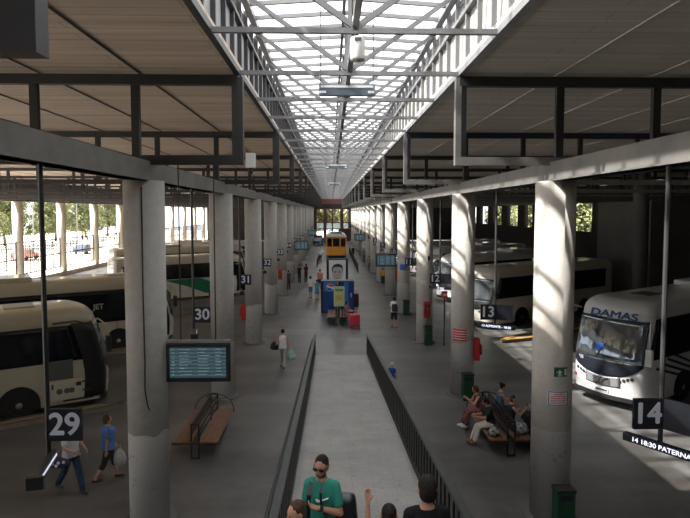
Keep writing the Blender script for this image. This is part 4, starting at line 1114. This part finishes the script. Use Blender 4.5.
def person(loc, face, h=1.70, pose='stand', lean=0, legs=((0,0),(0,0)), arms=None, shirt=None, trousers=None, skin='skin', hair='hair', hairstyle='short',
           sleeves='short', legwear='trousers', bulk=1.0, headk=1.0, yaw=0, nod=0, vox=.016, det=0, label='', group=None, shoes='shoe', hipz=None, skirt=False, seatz=None, curl=.35, bag=None, hemz=.86):
    k = h/1.72
    T1, S1 = .43, .43
    if pose == 'sit': hz = (seatz or .46)/k + .10
    else: hz = max(T1*math.cos(R(a)) + S1*math.cos(R(a-b_)) for a, b_ in legs) + .085
    dz = hz - .90
    piv = Vector((0,0,hz)); TT = Matrix.Translation(piv) @ Matrix.Rotation(R(lean), 4, 'X') @ Matrix.Translation(-piv) @ Matrix.Translation((0,0,dz))
    neck = Vector((0,0,1.50))
    HT = TT @ Matrix.Translation(neck) @ Matrix.Rotation(R(yaw),4,'Z') @ Matrix.Rotation(R(nod-lean),4,'X') @ Matrix.Scale(headk,4) @ Matrix.Translation(-neck)
    J = {}
    for s, (a, b_) in zip((1,-1), legs):
        hip = Vector((s*.088, 0, hz)); spread = .10 if pose == 'sit' else .02
        kn = hip + Vector((s*spread*.4, -math.sin(R(a)), -math.cos(R(a))))*T1
        an = kn + Vector((0, -math.sin(R(a-b_)), -math.cos(R(a-b_))))*S1
        J[s] = (hip, kn, an)
    A = {}
    for s, (u, f) in zip((1,-1), arms or (((.12,0,-1),(.05,-.15,-1)),((-.12,0,-1),(-.05,-.15,-1)))):
        sh = TT @ Vector((s*.158*bulk**.5, 0, 1.388)); el = sh + Vector(u).normalized()*.285; wr = el + Vector(f).normalized()*.25
        A[s] = (sh, el, wr)
    B = bulk
    b = MB()
    loft(b, [(.83,.12,.09,0),(.90,.165*B,.115*B,.005),(.98,.155*B,.108*B,0),(1.08,.138*B,.10*B,-.005),(1.2,.15*B,.11*B,-.01),(1.31,.160*B,.115*B,-.005),(1.37,.150*B,.10*B,0),(1.42,.105,.075,.005),(1.47,.062,.062,.005)], TT)
    b.cap(TT @ Vector((0,.005,1.44)), HT @ Vector((0,0,1.55)), .056, .052)
    b.ell((0,0,0), (.075,.094,.105), T=HT @ Matrix.Translation((0,.0,1.615)))
    b.ell((0,0,0), (.056,.062,.066), T=HT @ Matrix.Translation((0,-.028,1.555)))
    b.cap(HT @ Vector((0,-.088,1.625)), HT @ Vector((0,-.105,1.588)), .009, .014, 8)
    for s in (1,-1): b.ell((0,0,0), (.012,.02,.03), 8, 6, T=HT @ Matrix.Translation((s*.077,.005,1.60)))
    for s in (1,-1):
        hip, kn, an = J[s]
        b.cap(hip, kn, .082*B**.7, .056); b.cap(kn, kn+(an-kn)*.35, .056, .054); b.cap(kn+(an-kn)*.35, an, .054, .036)
        b.cap(an+Vector((0,.03,-.035)), an+Vector((0,-.15,-.055)), .036, .030)
        sh, el, wr = A[s]
        b.cap(sh, el, .046, .038); b.cap(el, el+(wr-el)*.3, .040, .039); b.cap(el+(wr-el)*.3, wr, .039, .026)
        d = (wr-el).normalized(); inward = Vector((-s,0,0)) if abs(d.x) < .8 else Vector((0,0,1))
        fwd = Vector((0,-1,0)) if abs(d.y) < .7 else Vector((0,0,1)) if abs(d.z) < .9 else Vector((1,0,0))
        if abs(d.z) > .7 and d.z > 0: fwd = Vector((-s,0,0))
        hand(b, wr+d*.008, d, fwd, curl if det < 2 or s == -1 else curl, 1 if d.cross(fwd).dot(inward) > 0 else -1)
    o = b.build('person', M[skin]); remesh(o, vox, 3 if vox < .01 else 2)
    o.location = loc; o.rotation_euler = (0,0,face); o.scale = (k,k,k)
    tag(o, label, 'person', group, 'thing')
    # shirt
    c = .017
    if shirt:
        b = MB()
        loft(b, [(hemz,.172*B+c,.12*B+c,.005),(.98,.160*B+c,.112*B+c,0),(1.08,.146*B+c,.105*B+c,-.005),(1.2,.155*B+c,.113*B+c,-.01),(1.31,.160*B+c,.117*B+c,-.005),(1.375,.148*B+c,.10*B+c,0),(1.425,.095+c,.07+c,.004),(1.455,.075,.065,.006)], TT)
        if sleeves != 'none':
            for s in (1,-1):
                sh, el, wr = A[s]
                b.cap(TT @ Vector((s*.08,0,1.405)), sh, .045+c, .044+c)
                if sleeves == 'short': b.cap(sh, sh+(el-sh)*.62, .044+c, .048+c)
                else: b.cap(sh, el, .045+c, .040+c); b.cap(el, el+(wr-el)*.92, .042+c, .032+c)
        q = b.build('shirt', shirt, o); remesh(q, max(vox*1.1,.010), 3)
    if trousers:
        b = MB()
        loft(b, [(.80,.10,.08,0),(.86,.155*B+c,.11*B+c,0),(.92,.166*B+c*.6,.116*B+c*.6,.005),(.99,.155*B+c*.4,.11*B+c*.4,0)], Matrix.Translation((0,0,dz)) if pose=='sit' else TT)
        if skirt:
            if pose == 'sit':
                for s in (1,-1): b.cap(J[s][0], J[s][1], .12, .10)
                b.cap(J[1][0]*.5+J[-1][0]*.5, J[1][1]*.5+J[-1][1]*.5, .11, .10)
                for s in (1,-1): b.cap(J[s][1], J[s][1]+(J[s][2]-J[s][1])*.75, .10, .11)
            else:
                z1 = .50; loft(b, [(z1,.20,.17,0),(.7,.19,.15,0),(.92,.165,.12,0)], Matrix.Translation((0,0,dz)))
        else:
            for s in (1,-1):
                hip, kn, an = J[s]; b.cap(hip, kn, .085*B**.7+c*.8, .058+c)
                if legwear == 'trousers': b.cap(kn, an+Vector((0,0,.02)), .058+c, .046+c)
                elif legwear == 'shorts': pass
                elif legwear == 'knee': b.cap(kn, kn+(an-kn)*.25, .06+c, .06+c)
        q = b.build('skirt' if skirt else ('shorts' if legwear=='shorts' else 'trousers'), trousers, o); remesh(q, max(vox*1.1,.012), 3)
    for s in (1,-1):
        an = J[s][2]
        MB().cap(an+Vector((0,.035,-.038)), an+Vector((0,-.155,-.052)), .043, .036).build('shoe', M[shoes] if isinstance(shoes,str) else shoes, o, True)
    # hair
    b = MB()
    if hairstyle != 'bald':
        if hairstyle == 'long': b.ell((0,0,0),(.088,.104,.106),T=HT@Matrix.Translation((0,.017,1.628))); b.cap(HT@Vector((0,.06,1.60)), HT@Vector((0,.085,1.42)), .082,.06)
        elif hairstyle == 'bob': b.ell((0,0,0),(.092,.104,.106),T=HT@Matrix.Translation((0,.022,1.626))); b.ell((0,0,0),(.088,.075,.09),T=HT@Matrix.Translation((0,.045,1.57)))
        elif hairstyle == 'bun': b.ell((0,0,0),(.084,.10,.10),T=HT@Matrix.Translation((0,.017,1.628))); b.ell((0,0,0),(.05,.05,.05),T=HT@Matrix.Translation((0,.10,1.68)))
        elif hairstyle == 'cap': b.ell((0,0,0),(.084,.10,.10),T=HT@Matrix.Translation((0,.012,1.632)))
        else: b.ell((0,0,0),(.079,.094,.087),T=HT@Matrix.Translation((0,.020,1.646))); b.ell((0,0,0),(.076,.06,.08),T=HT@Matrix.Translation((0,.045,1.59)))
        if hairstyle == 'cap':
            b.box((0,-.12,1.655),(.12,.09,.012),T=HT); b.build('sun_hat', cloth('cap',(.6,.58,.5)), o, True)
        else: remesh(b.build('hair', M[hair], o, True), .010 if vox > .01 else .006, 2)
    # face
    b = MB()
    for s in (1,-1): b.ell((0,0,0),(.011,.006,.006),8,6,T=HT@Matrix.Translation((s*.030,-.091,1.622)))
    b.build('eyes', M['hair'], o, True)
    MB().ell((0,0,0),(.024,.006,.006),10,6,T=HT@Matrix.Translation((0,-.088,1.553))).build('mouth', cloth('lip',(.35,.12,.10),0.01), o, True)
    o['_'] = 0; del o['_']
    return o, A, J, TT, HT, k

CAMP, CAMY, F, CY = R(3.2), R(1.5), 560.0, 243.3
def G(px, py, z=0.0):                  # a point of the photograph's ground, as plan coordinates
    d = Vector(((px-345)/F, 1, -(py-CY)/F))
    d = Matrix.Rotation(-CAMY,4,'Z') @ Matrix.Rotation(-CAMP,4,'X') @ d
    t = (z-H)/d.z
    return Vector((d.x*t, d.y*t, z))

# --- the man in green on the ramp, bag strap over his shoulder
def on_ramp(px, py, h):            # where someone of height h stands on the ramp if the top of the head shows at px, py
    z = h + 1.9
    for _ in range(20):
        g = G(px, py, z); z = rz(g.y) + h
    return g.x, g.y, rz(g.y)
gx, gy, _ = on_ramp(322, 459, 1.80)
teal = cloth('green_tshirt', (.035,.235,.18), .08, 6)
o, A, J, TT, HT, k = person((gx, gy, rz(gy)), R(-14), 1.80, legs=((8,4),(-8,8)), shirt=teal, trousers=cloth('dark_shorts',(.03,.035,.045)), legwear='shorts', skin='skin_dark',
    arms=(((.25,-.24,-.92),(-.82,-.42,.34)), ((-.14,.04,-.98),(-.02,-.25,-.96))), bulk=.90, vox=.0075, det=2, curl=.5, yaw=-6, nod=10, hemz=.84,
    label='man in a green t-shirt and sunglasses on the ramp holding a bag strap')
b = MB()
for s in (1,-1): b.ell((0,0,0),(.031,.012,.023),12,8,T=HT@Matrix.Translation((s*.034,-.097,1.622)))
b.box((0,-.105,1.63),(.03,.01,.008),T=HT)
for s in (1,-1): b.bar(HT@Vector((s*.064,-.09,1.63)), HT@Vector((s*.082,.005,1.625)), .006,.01)
b.build('sunglasses', M['black'], o, True)
MB().ell((0,0,0),(.060,.05,.048),T=HT@Matrix.Translation((0,-.036,1.535))).build('beard', mat('stubble',(.07,.04,.03),.8), o, True)
# white tick on the chest
T = TT @ Matrix.Translation((.035,-.1405,1.27)) @ Matrix.Rotation(PI/2,4,'X')
MB().prism([(x_*.72, y_*.8) for x_, y_ in [(-.10,.015),(-.085,-.012),(-.06,-.02),(-.02,-.012),(.10,.045),(-.015,.008),(-.06,0.002),(-.08,.012)]],-.03,.010,T).build('chest_emblem', M['paper'], o)
wr = A[1][2]
MB().lathe([(.030,-.02),(.036,-.018),(.036,.018),(.030,.02)], n=16, T=Matrix.Translation(A[1][2]*1.0-(A[1][2]-A[1][1]).normalized()*.02) @ (A[1][2]-A[1][1]).to_track_quat('Z','Y').to_matrix().to_4x4()).build('watch', M['black'], o, True)
# backpack with its strap: a thing of its own
r = empty('backpack', (gx, gy, rz(gy)), 0, 'black backpack on the back of the man in green, strap across his chest', 'backpack')
W5 = Matrix.Rotation(R(-14),4,'Z') @ Matrix.Scale(k,4)
b = MB().box((0,0,0),(.30,.20,.42), bev=.07, T=W5 @ Matrix.Translation((.20,.24,1.0)) @ Matrix.Rotation(R(-6),4,'Y')); b.build('bag_body', M['signblack'], r, True)
b = MB().box((0,.11,-.08),(.22,.07,.22), bev=.03, T=W5 @ Matrix.Translation((.20,.24,1.0))); b.build('front_pocket', M['signblack'], r, True)
b = MB()
sp_ = [(-.10,.17,1.25),(-.11,.13,1.40),(-.11,.03,1.482),(-.11,-.07,1.455),(-.11,-.135,1.36),(-.115,-.155,1.26),(-.12,-.150,1.12),(-.13,-.14,1.02)]
for p, q in zip(sp_, sp_[1:]): b.bar(W5@Vector(p), W5@Vector(q), .050, .012, up=(0,-1,.5))
b.build('strap', M['signblack'], r); b = MB()
sp_ = [(.02,-.075,1.478),(.02,-.13,1.40),(.03,-.155,1.30),(.06,-.160,1.20),(.11,-.150,1.08),(.15,-.11,.98)]
for p, q in zip(sp_, sp_[1:]): b.bar(W5@Vector(p), W5@Vector(q), .026, .012, up=(0,-1,.5))
b.build('strap', M['signblack'], r)

# --- boy at the bottom, by the slatted railing
ny = 5.7
person(on_ramp(297, 509, 1.48), R(-25), 1.48, legs=((8,4),(-8,6)), shirt=cloth('boy_grey',(.22,.22,.24)), trousers=cloth('boy_shorts',(.06,.07,.10)), legwear='shorts', hair='hair_brown', headk=1.25,
    vox=.009, yaw=-30, nod=5, label='brown-haired boy walking on the ramp beside the man in green')
# --- child with a raised hand
person(on_ramp(389, 511, 1.48), R(180-5), 1.48, legs=((8,4),(-8,6)), shirt=cloth('child_dark',(.04,.04,.05)), trousers=cloth('child_trousers',(.05,.06,.09)), headk=1.22,
    arms=(((.38,-.93,-.02),(.0,-.10,1.0)), ((-.15,0,-1),(-.05,-.2,-1))) , vox=.0075, det=1, curl=.10, label='dark-haired child on the ramp with one hand raised')
# --- man in black seen from behind
person(on_ramp(427, 482, 1.88), R(180+3), 1.88, legs=((10,5),(-10,8)), shirt=cloth('black_tshirt',(.012,.012,.014),.2), trousers=cloth('black_jeans',(.02,.022,.03)), bulk=1.0, headk=1.13,
    vox=.009, label='dark-haired man in a black t-shirt seen from behind on the ramp')

# --- walkers
def carried_bag(name, loc, size, m, lab, rz_=0, cat='bag', strap=True):
    r = empty(name, loc, rz_, lab, cat)
    b = MB(); n = 14
    w, d_, h_ = size
    rings = [(0,.34,.36),(.06,.48,.5),(.35,.52,.52),(.7,.42,.34),(.9,.24,.15),(1.0,.12,.06)]
    vs = [(w*rx*math.cos(2*PI*i/n)*(1+.08*math.sin(3*i)), d_*ry*math.sin(2*PI*i/n)*(1+.1*math.cos(5*i)), h_*z) for z, rx, ry in rings for i in range(n)]
    fs = [(i*n+j, i*n+(j+1)%n, (i+1)*n+(j+1)%n, (i+1)*n+j) for i in range(len(rings)-1) for j in range(n)] + [tuple(range(n))[::-1], tuple((len(rings)-1)*n+j for j in range(n))]
    b.add(vs, fs).build('bag_body', m, r, True)
    if strap: MB().tube([(-w*.12,0,h_*.96),(-w*.06,0,h_*1.25),(w*.06,0,h_*1.25),(w*.12,0,h_*.96)], .008, 6).build('handle', m, r, True)
    return r
p = G(283, 368)
person(p, R(180-6), 1.64, legs=((14,6),(-12,14)), shirt=cloth('white_vest',(.62,.62,.64)), trousers=cloth('beige_trousers',(.34,.32,.29)), sleeves='none', skin='skin_dark', hairstyle='bun',
    arms=(((.35,.15,-1),(.30,-.3,-1)), ((-.28,0,-1),(-.10,-.15,-1))), vox=.012, label='woman in a white sleeveless top walking away carrying bags')
R2 = Matrix.Rotation(R(180-6),4,'Z')
carried_bag('shopping_bag', (p.x+.36, p.y+.02, .36), (.36,.20,.42), cloth('bag_teal',(.18,.42,.36),.3,8,(.45,.55,.5)), 'pale green plastic carrier bag in the hand of the woman in white')
carried_bag('shoulder_bag', (p.x-.36, p.y+.05, .78), (.34,.16,.34), M['black'], 'dark shoulder bag at the side of the woman in white')
p = G(109, 480)
person(p, R(120), 1.62, legs=((18,6),(-16,16)), shirt=cloth('blue_tshirt',(.10,.17,.40)), trousers=cloth('olive_shorts',(.045,.045,.045)), legwear='knee', hair='hair_brown', hairstyle='bob', bulk=1.45,
    arms=(((.10,-.25,-1),(.05,-.45,-1)), ((-.15,.2,-1),(-.05,.1,-1))), vox=.012, yaw=-8, label='woman in a blue t-shirt and dark shorts walking beside bay 29')
carried_bag('carrier_bag', (p.x+.30, p.y-.06, .42), (.30,.2,.40), cloth('bag_pale',(.45,.46,.44)), 'pale plastic bag carried by the woman in the blue t-shirt')
p = G(72, 492)
person(p, R(60), 1.74, legs=((20,6),(-18,16)), shirt=cloth('white_shirt',(.52,.54,.56)), trousers=cloth('blue_jeans',(.035,.06,.10)), bulk=1.15, sleeves='short', legwear='trousers',
    arms=(((.10,-.3,-.9),(-.2,-.9,-.3)), ((-.2,-.3,-.9),(.4,-.85,-.3))), vox=.012, label='person in jeans and a white top half hidden behind the bay 29 sign')
# floral handbag they hold
r = carried_bag('floral_bag', (p.x-.02, p.y-.50, .84), (.46,.2,.22), cloth('floral_dark',(.03,.03,.06),.1,20,(.05,.04,.12)), 'dark bag with pale flowers held under the bay 29 sign', strap=False)
b = MB()
for q in ((-.12,-.11,.12),(.02,-.112,.14),(.13,-.10,.15),(-.03,-.11,.07)):
    b.lathe([(.0,-.004),(.035,-.004),(.035,.004),(.0,.004)], n=10, T=Matrix.Translation(q)@Matrix.Rotation(PI/2,4,'X'))
b.build('flowers', M['paper'], r)
p = G(394, 328)
person(p, R(185), 1.76, legs=((8,6),(-6,8)), shirt=cloth('tee_white',(.62,.62,.62)), trousers=cloth('shorts_black',(.03,.03,.035)), legwear='shorts', skin='skin_dark', vox=.014,
    label='man in a white t-shirt and dark shorts walking away with a backpack')
b = MB().box((0,0,0),(.30,.18,.44),bev=.06,T=Matrix.Translation((0,0,1.2))); r = b.build('backpack', cloth('pack_grey',(.05,.05,.06)), None, True, (p.x, p.y-.25, 0))
tag(r, 'dark grey backpack on the man in the white t-shirt', 'backpack', None, 'thing')
p = G(392, 393)
person(p, R(150), 1.08, legs=((8,6),(-6,8)), shirt=cloth('kid_blue',(.03,.09,.42)), trousers=cloth('kid_grey',(.3,.3,.3)), legwear='shorts', hairstyle='cap', headk=1.25, vox=.012,
    arms=(((.2,-.2,-.9),(.3,-.9,.1)),((-.2,0,-1),(-.1,-.3,-1))), label='small child in blue with a pale cap beside the ramp railing')

# --- people around the blue machines
def P(px, py, h, face, sh, tr, lab, **kw):
    g = kw.pop('group', None)
    return person(G(px, py), R(face), h, shirt=sh, trousers=tr, vox=kw.pop('vox',.02), label=lab, group=g, **kw)
P(310.5, 298, 1.66, 200, cloth('pale_top',(.55,.53,.55)), cloth('denim_short',(.12,.16,.24)), 'person in a pale top standing left of the blue machines', legwear='shorts', hairstyle='bob', hair='hair_brown')
P(317, 300, 1.50, 160, cloth('sky_top',(.10,.26,.38)), cloth('sky_short',(.09,.22,.34)), 'person in light blue standing close against the blue machines', legwear='shorts', skirt=True)
P(320, 290, 1.74, 190, cloth('salmon_top',(.52,.22,.16)), cloth('dark_leg',(.04,.035,.04)), 'person in a salmon pink top by the portrait advert', bulk=1.1, hair='hair_brown')
P(299.5, 283, 1.70, 150, cloth('black_a',(.02,.02,.025)), cloth('black_b',(.03,.03,.035)), 'person in black standing by the shaded pillars, nearer the pillars of two')
P(306, 282, 1.68, 210, cloth('maroon',(.06,.025,.03)), cloth('black_c',(.025,.025,.03)), 'person in a dark red top facing the person in black', hairstyle='long')
P(293, 279, 1.66, 90, cloth('red_top',(.45,.05,.06)), cloth('grey_leg',(.12,.11,.12)), 'person in a red top against the shaded pillars', hairstyle='long', hair='hair_brown')
P(288.5, 290, 1.64, 180, cloth('dk_top',(.08,.05,.05)), cloth('dk_leg',(.05,.05,.06)), 'person in dark clothes half hidden by the shaded pillars')
P(320.5, 262, 1.72, 180, cloth('wh_top',(.55,.57,.62)), cloth('rd_leg',(.14,.04,.05)), 'person in a white top walking beside the orange tram', hairstyle='cap')
P(374.5, 262, 1.74, 180, cloth('navy_a',(.02,.03,.08)), cloth('navy_b',(.03,.03,.05)), 'person in navy walking between the tram and the pillars')
P(381, 266, 1.70, 20, cloth('navy_c',(.03,.05,.12)), cloth('navy_d',(.02,.02,.03)), 'person in dark blue by the pillar under the small monitor')
P(364, 262, 1.70, 180, cloth('grey_a',(.2,.2,.2)), cloth('grey_b',(.07,.07,.08)), 'person in grey walking by the barrier at the tram')
P(353, 258.5, 1.72, 0, cloth('dark_e',(.03,.03,.04)), cloth('dark_f',(.03,.03,.04)), 'distant person in black standing right beside the tram')
P(369.5, 271, 1.66, 170, cloth('tan_top',(.25,.2,.16)), cloth('tan_leg',(.1,.1,.1)), 'person in brown walking nearer than the tram barrier')
P(383, 284, 1.40, 180, cloth('yellow_top',(.62,.30,.03)), cloth('yl_leg',(.04,.04,.05)), 'child in a yellow orange top between the farther pillars', headk=1.1)

# --- seated by the info stand with a pink suitcase
bench_c = Vector((.45, 33.6, 0))
o_ = person((.86, 33.0, 0), R(62), 1.60, pose='sit', seatz=.47, lean=14, legs=((84,78),(80,74)), shirt=cloth('rose_top',(.40,.30,.32),.3,20,(.25,.10,.12)), trousers=cloth('rose_leg',(.38,.12,.15)), vox=.02,
    hairstyle='long', arms=(((.1,-.5,-.8),(.1,-.9,-.1)),((-.1,-.5,-.8),(-.05,-.9,0))), label='person with long dark hair seated on the dark bench by the info stand')
r = empty('suitcase', (1.38, 31.7, 0), R(15), 'bright pink red suitcase standing by the dark bench', 'suitcase')
MB().box((0,0,.42),(.60,.34,.72), bev=.08).build('shell', M['pinkred'], r, True)
MB().tube([(-.12,0,.74),(-.12,0,.90),(.12,0,.90),(.12,0,.74)], .014, 8).build('handle', M['black'], r, True)
for s in (-1,1): MB().ell((s*.26,0,.045),(.045,.03,.045)).build('wheel', M['black'], r, True)
r = empty('trolley_case', (1.72, 38.9, -.068), R(5), 'dark maroon case standing to one side of the blue machines', 'suitcase')
MB().box((0,0,.52),(.50,.35,.9), bev=.06).build('shell', cloth('maroon_case',(.08,.03,.05)), r, True)
MB().tube([(-.12,0,.95),(-.12,0,1.15),(.12,0,1.15),(.12,0,.95)], .014, 8).build('handle', M['black'], r, True)

# --- the four on the bench beside bay 14
fl_m = cloth('floral_dress',(.025,.015,.022),.1,16,(.30,.13,.12))
bx, by = 4.88, 15.95
person((bx-.28, by+.75, 0), R(-90), 1.62, pose='sit', seatz=.47, lean=16, legs=((84,72),(80,60)), shirt=fl_m, trousers=fl_m, skirt=True, sleeves='none', skin='skin', hair='hair_brown', hairstyle='bob', vox=.012,
    arms=(((.1,-.5,-.8),(-.3,-.7,.55)),((-.15,-.45,-.8),(.3,-.75,.45))), nod=22, label='woman in a dark floral dress on the walkway side of the bench', shoes=M['whitebus'])
person((bx-.28, by-.35, 0), R(-85), 1.62, pose='sit', seatz=.47, lean=14, legs=((82,66),(78,58)), shirt=cloth('dark_blouse',(.03,.028,.035)), trousers=cloth('cream_trousers',(.55,.50,.45)), hair='hair', hairstyle='bob', vox=.012,
    arms=(((.1,-.5,-.8),(-.35,-.85,.1)),((-.15,-.45,-.8),(.35,-.85,.1))), nod=30, label='woman in pale trousers and a dark blouse on the bench, nearer the camera', shoes=cloth('sandal',(.25,.12,.08)))
person((bx+.28, by+.85, 0), R(95), 1.66, pose='sit', seatz=.47, lean=10, legs=((84,80),(84,80)), shirt=cloth('slate_top',(.10,.14,.20)), trousers=cloth('slate_leg',(.05,.06,.08)), hair='hair', hairstyle='bun', sleeves='none', vox=.012,
    arms=(((.1,-.4,-.8),(-.3,-.85,.1)),((-.15,-.4,-.8),(.3,-.85,.1))), nod=20, label='black-haired person with bare shoulders on the bay side of the bench')
person((bx+.28, by-.25, 0), R(92), 1.62, pose='sit', seatz=.47, lean=8, legs=((84,80),(80,72)), shirt=cloth('navy_vest',(.025,.03,.04)), trousers=cloth('grey_trs',(.33,.33,.36)), hair='hair_brown', hairstyle='short', sleeves='none', vox=.012,
    arms=(((.1,-.4,-.8),(-.1,-.75,.5)),((-.1,-.5,-.7),(.1,-.7,.65))), nod=8, label='person in a dark vest raising a hand on the bay side of the bench')
o = carried_bag('handbag', (bx+.62, by-.75, .47+.01), (.40,.26,.30), cloth('bag_check',(.02,.02,.02),.1,11,(.5,.5,.52)), 'black and white patterned bag on the bench seat by the person in the dark vest')
o.location = (bx+.40, by-.85, .468)
o = carried_bag('handbag', (bx-.40, by-1.0, .468), (.30,.22,.26), cloth('bag_white',(.03,.03,.03),.1,12,(.45,.45,.45)), 'small dark bag with white marks beside the woman in pale trousers')
# tall dark case at the end of that bench
r = empty('suitcase', (bx+.85, by-.15, 0), 0, 'tall dark grey suitcase at the bay side of the occupied bench', 'suitcase')
MB().box((0,0,.42),(.30,.46,.72), bev=.05).build('shell', cloth('case_grey',(.03,.032,.035)), r, True)
MB().tube([(0,-.12,.76),(0,-.12,1.05),(0,.12,1.05),(0,.12,.76)], .012, 8).build('handle', M['chrome'], r, True)

# ------------------------------------------------------------------ light, world, camera
w = bpy.data.worlds.new('hazy_sky'); S.world = w; w.use_nodes = True
bg = w.node_tree.nodes['Background']; bg.inputs['Color'].default_value = (.86,.92,1.0,1); bg.inputs['Strength'].default_value = 1.5
sd = bpy.data.lights.new('sun', 'SUN'); sd.energy = 22.0; sd.angle = R(1.5); sd.color = (1.0,.93,.83)
so = bpy.data.objects.new('sun', sd); COL.objects.link(so); so.location = (-30, -5, 40)
so.rotation_euler = Vector((-1.0,-.16,1.06)).to_track_quat('Z','Y').to_euler()
cd = bpy.data.cameras.new('camera'); cd.sensor_width = 36; cd.lens = F/690*36; cd.clip_end = 600; cd.clip_start = .05
co = bpy.data.objects.new('camera', cd); COL.objects.link(co); co.location = (0,0,H)
cd.shift_y = (CY-259)/690
co.rotation_euler = (PI/2-CAMP, 0, -CAMY); S.camera = co
S.view_settings.view_transform = 'Standard'; S.view_settings.look = 'None'; S.view_settings.gamma = 1
S.view_settings.exposure = 0.5; S.view_settings.use_curve_mapping = False
S.cycles.use_denoising = True
S.cycles.max_bounces = 10; S.cycles.diffuse_bounces = 6; S.cycles.transparent_max_bounces = 12
S.cycles.sample_clamp_indirect = 6
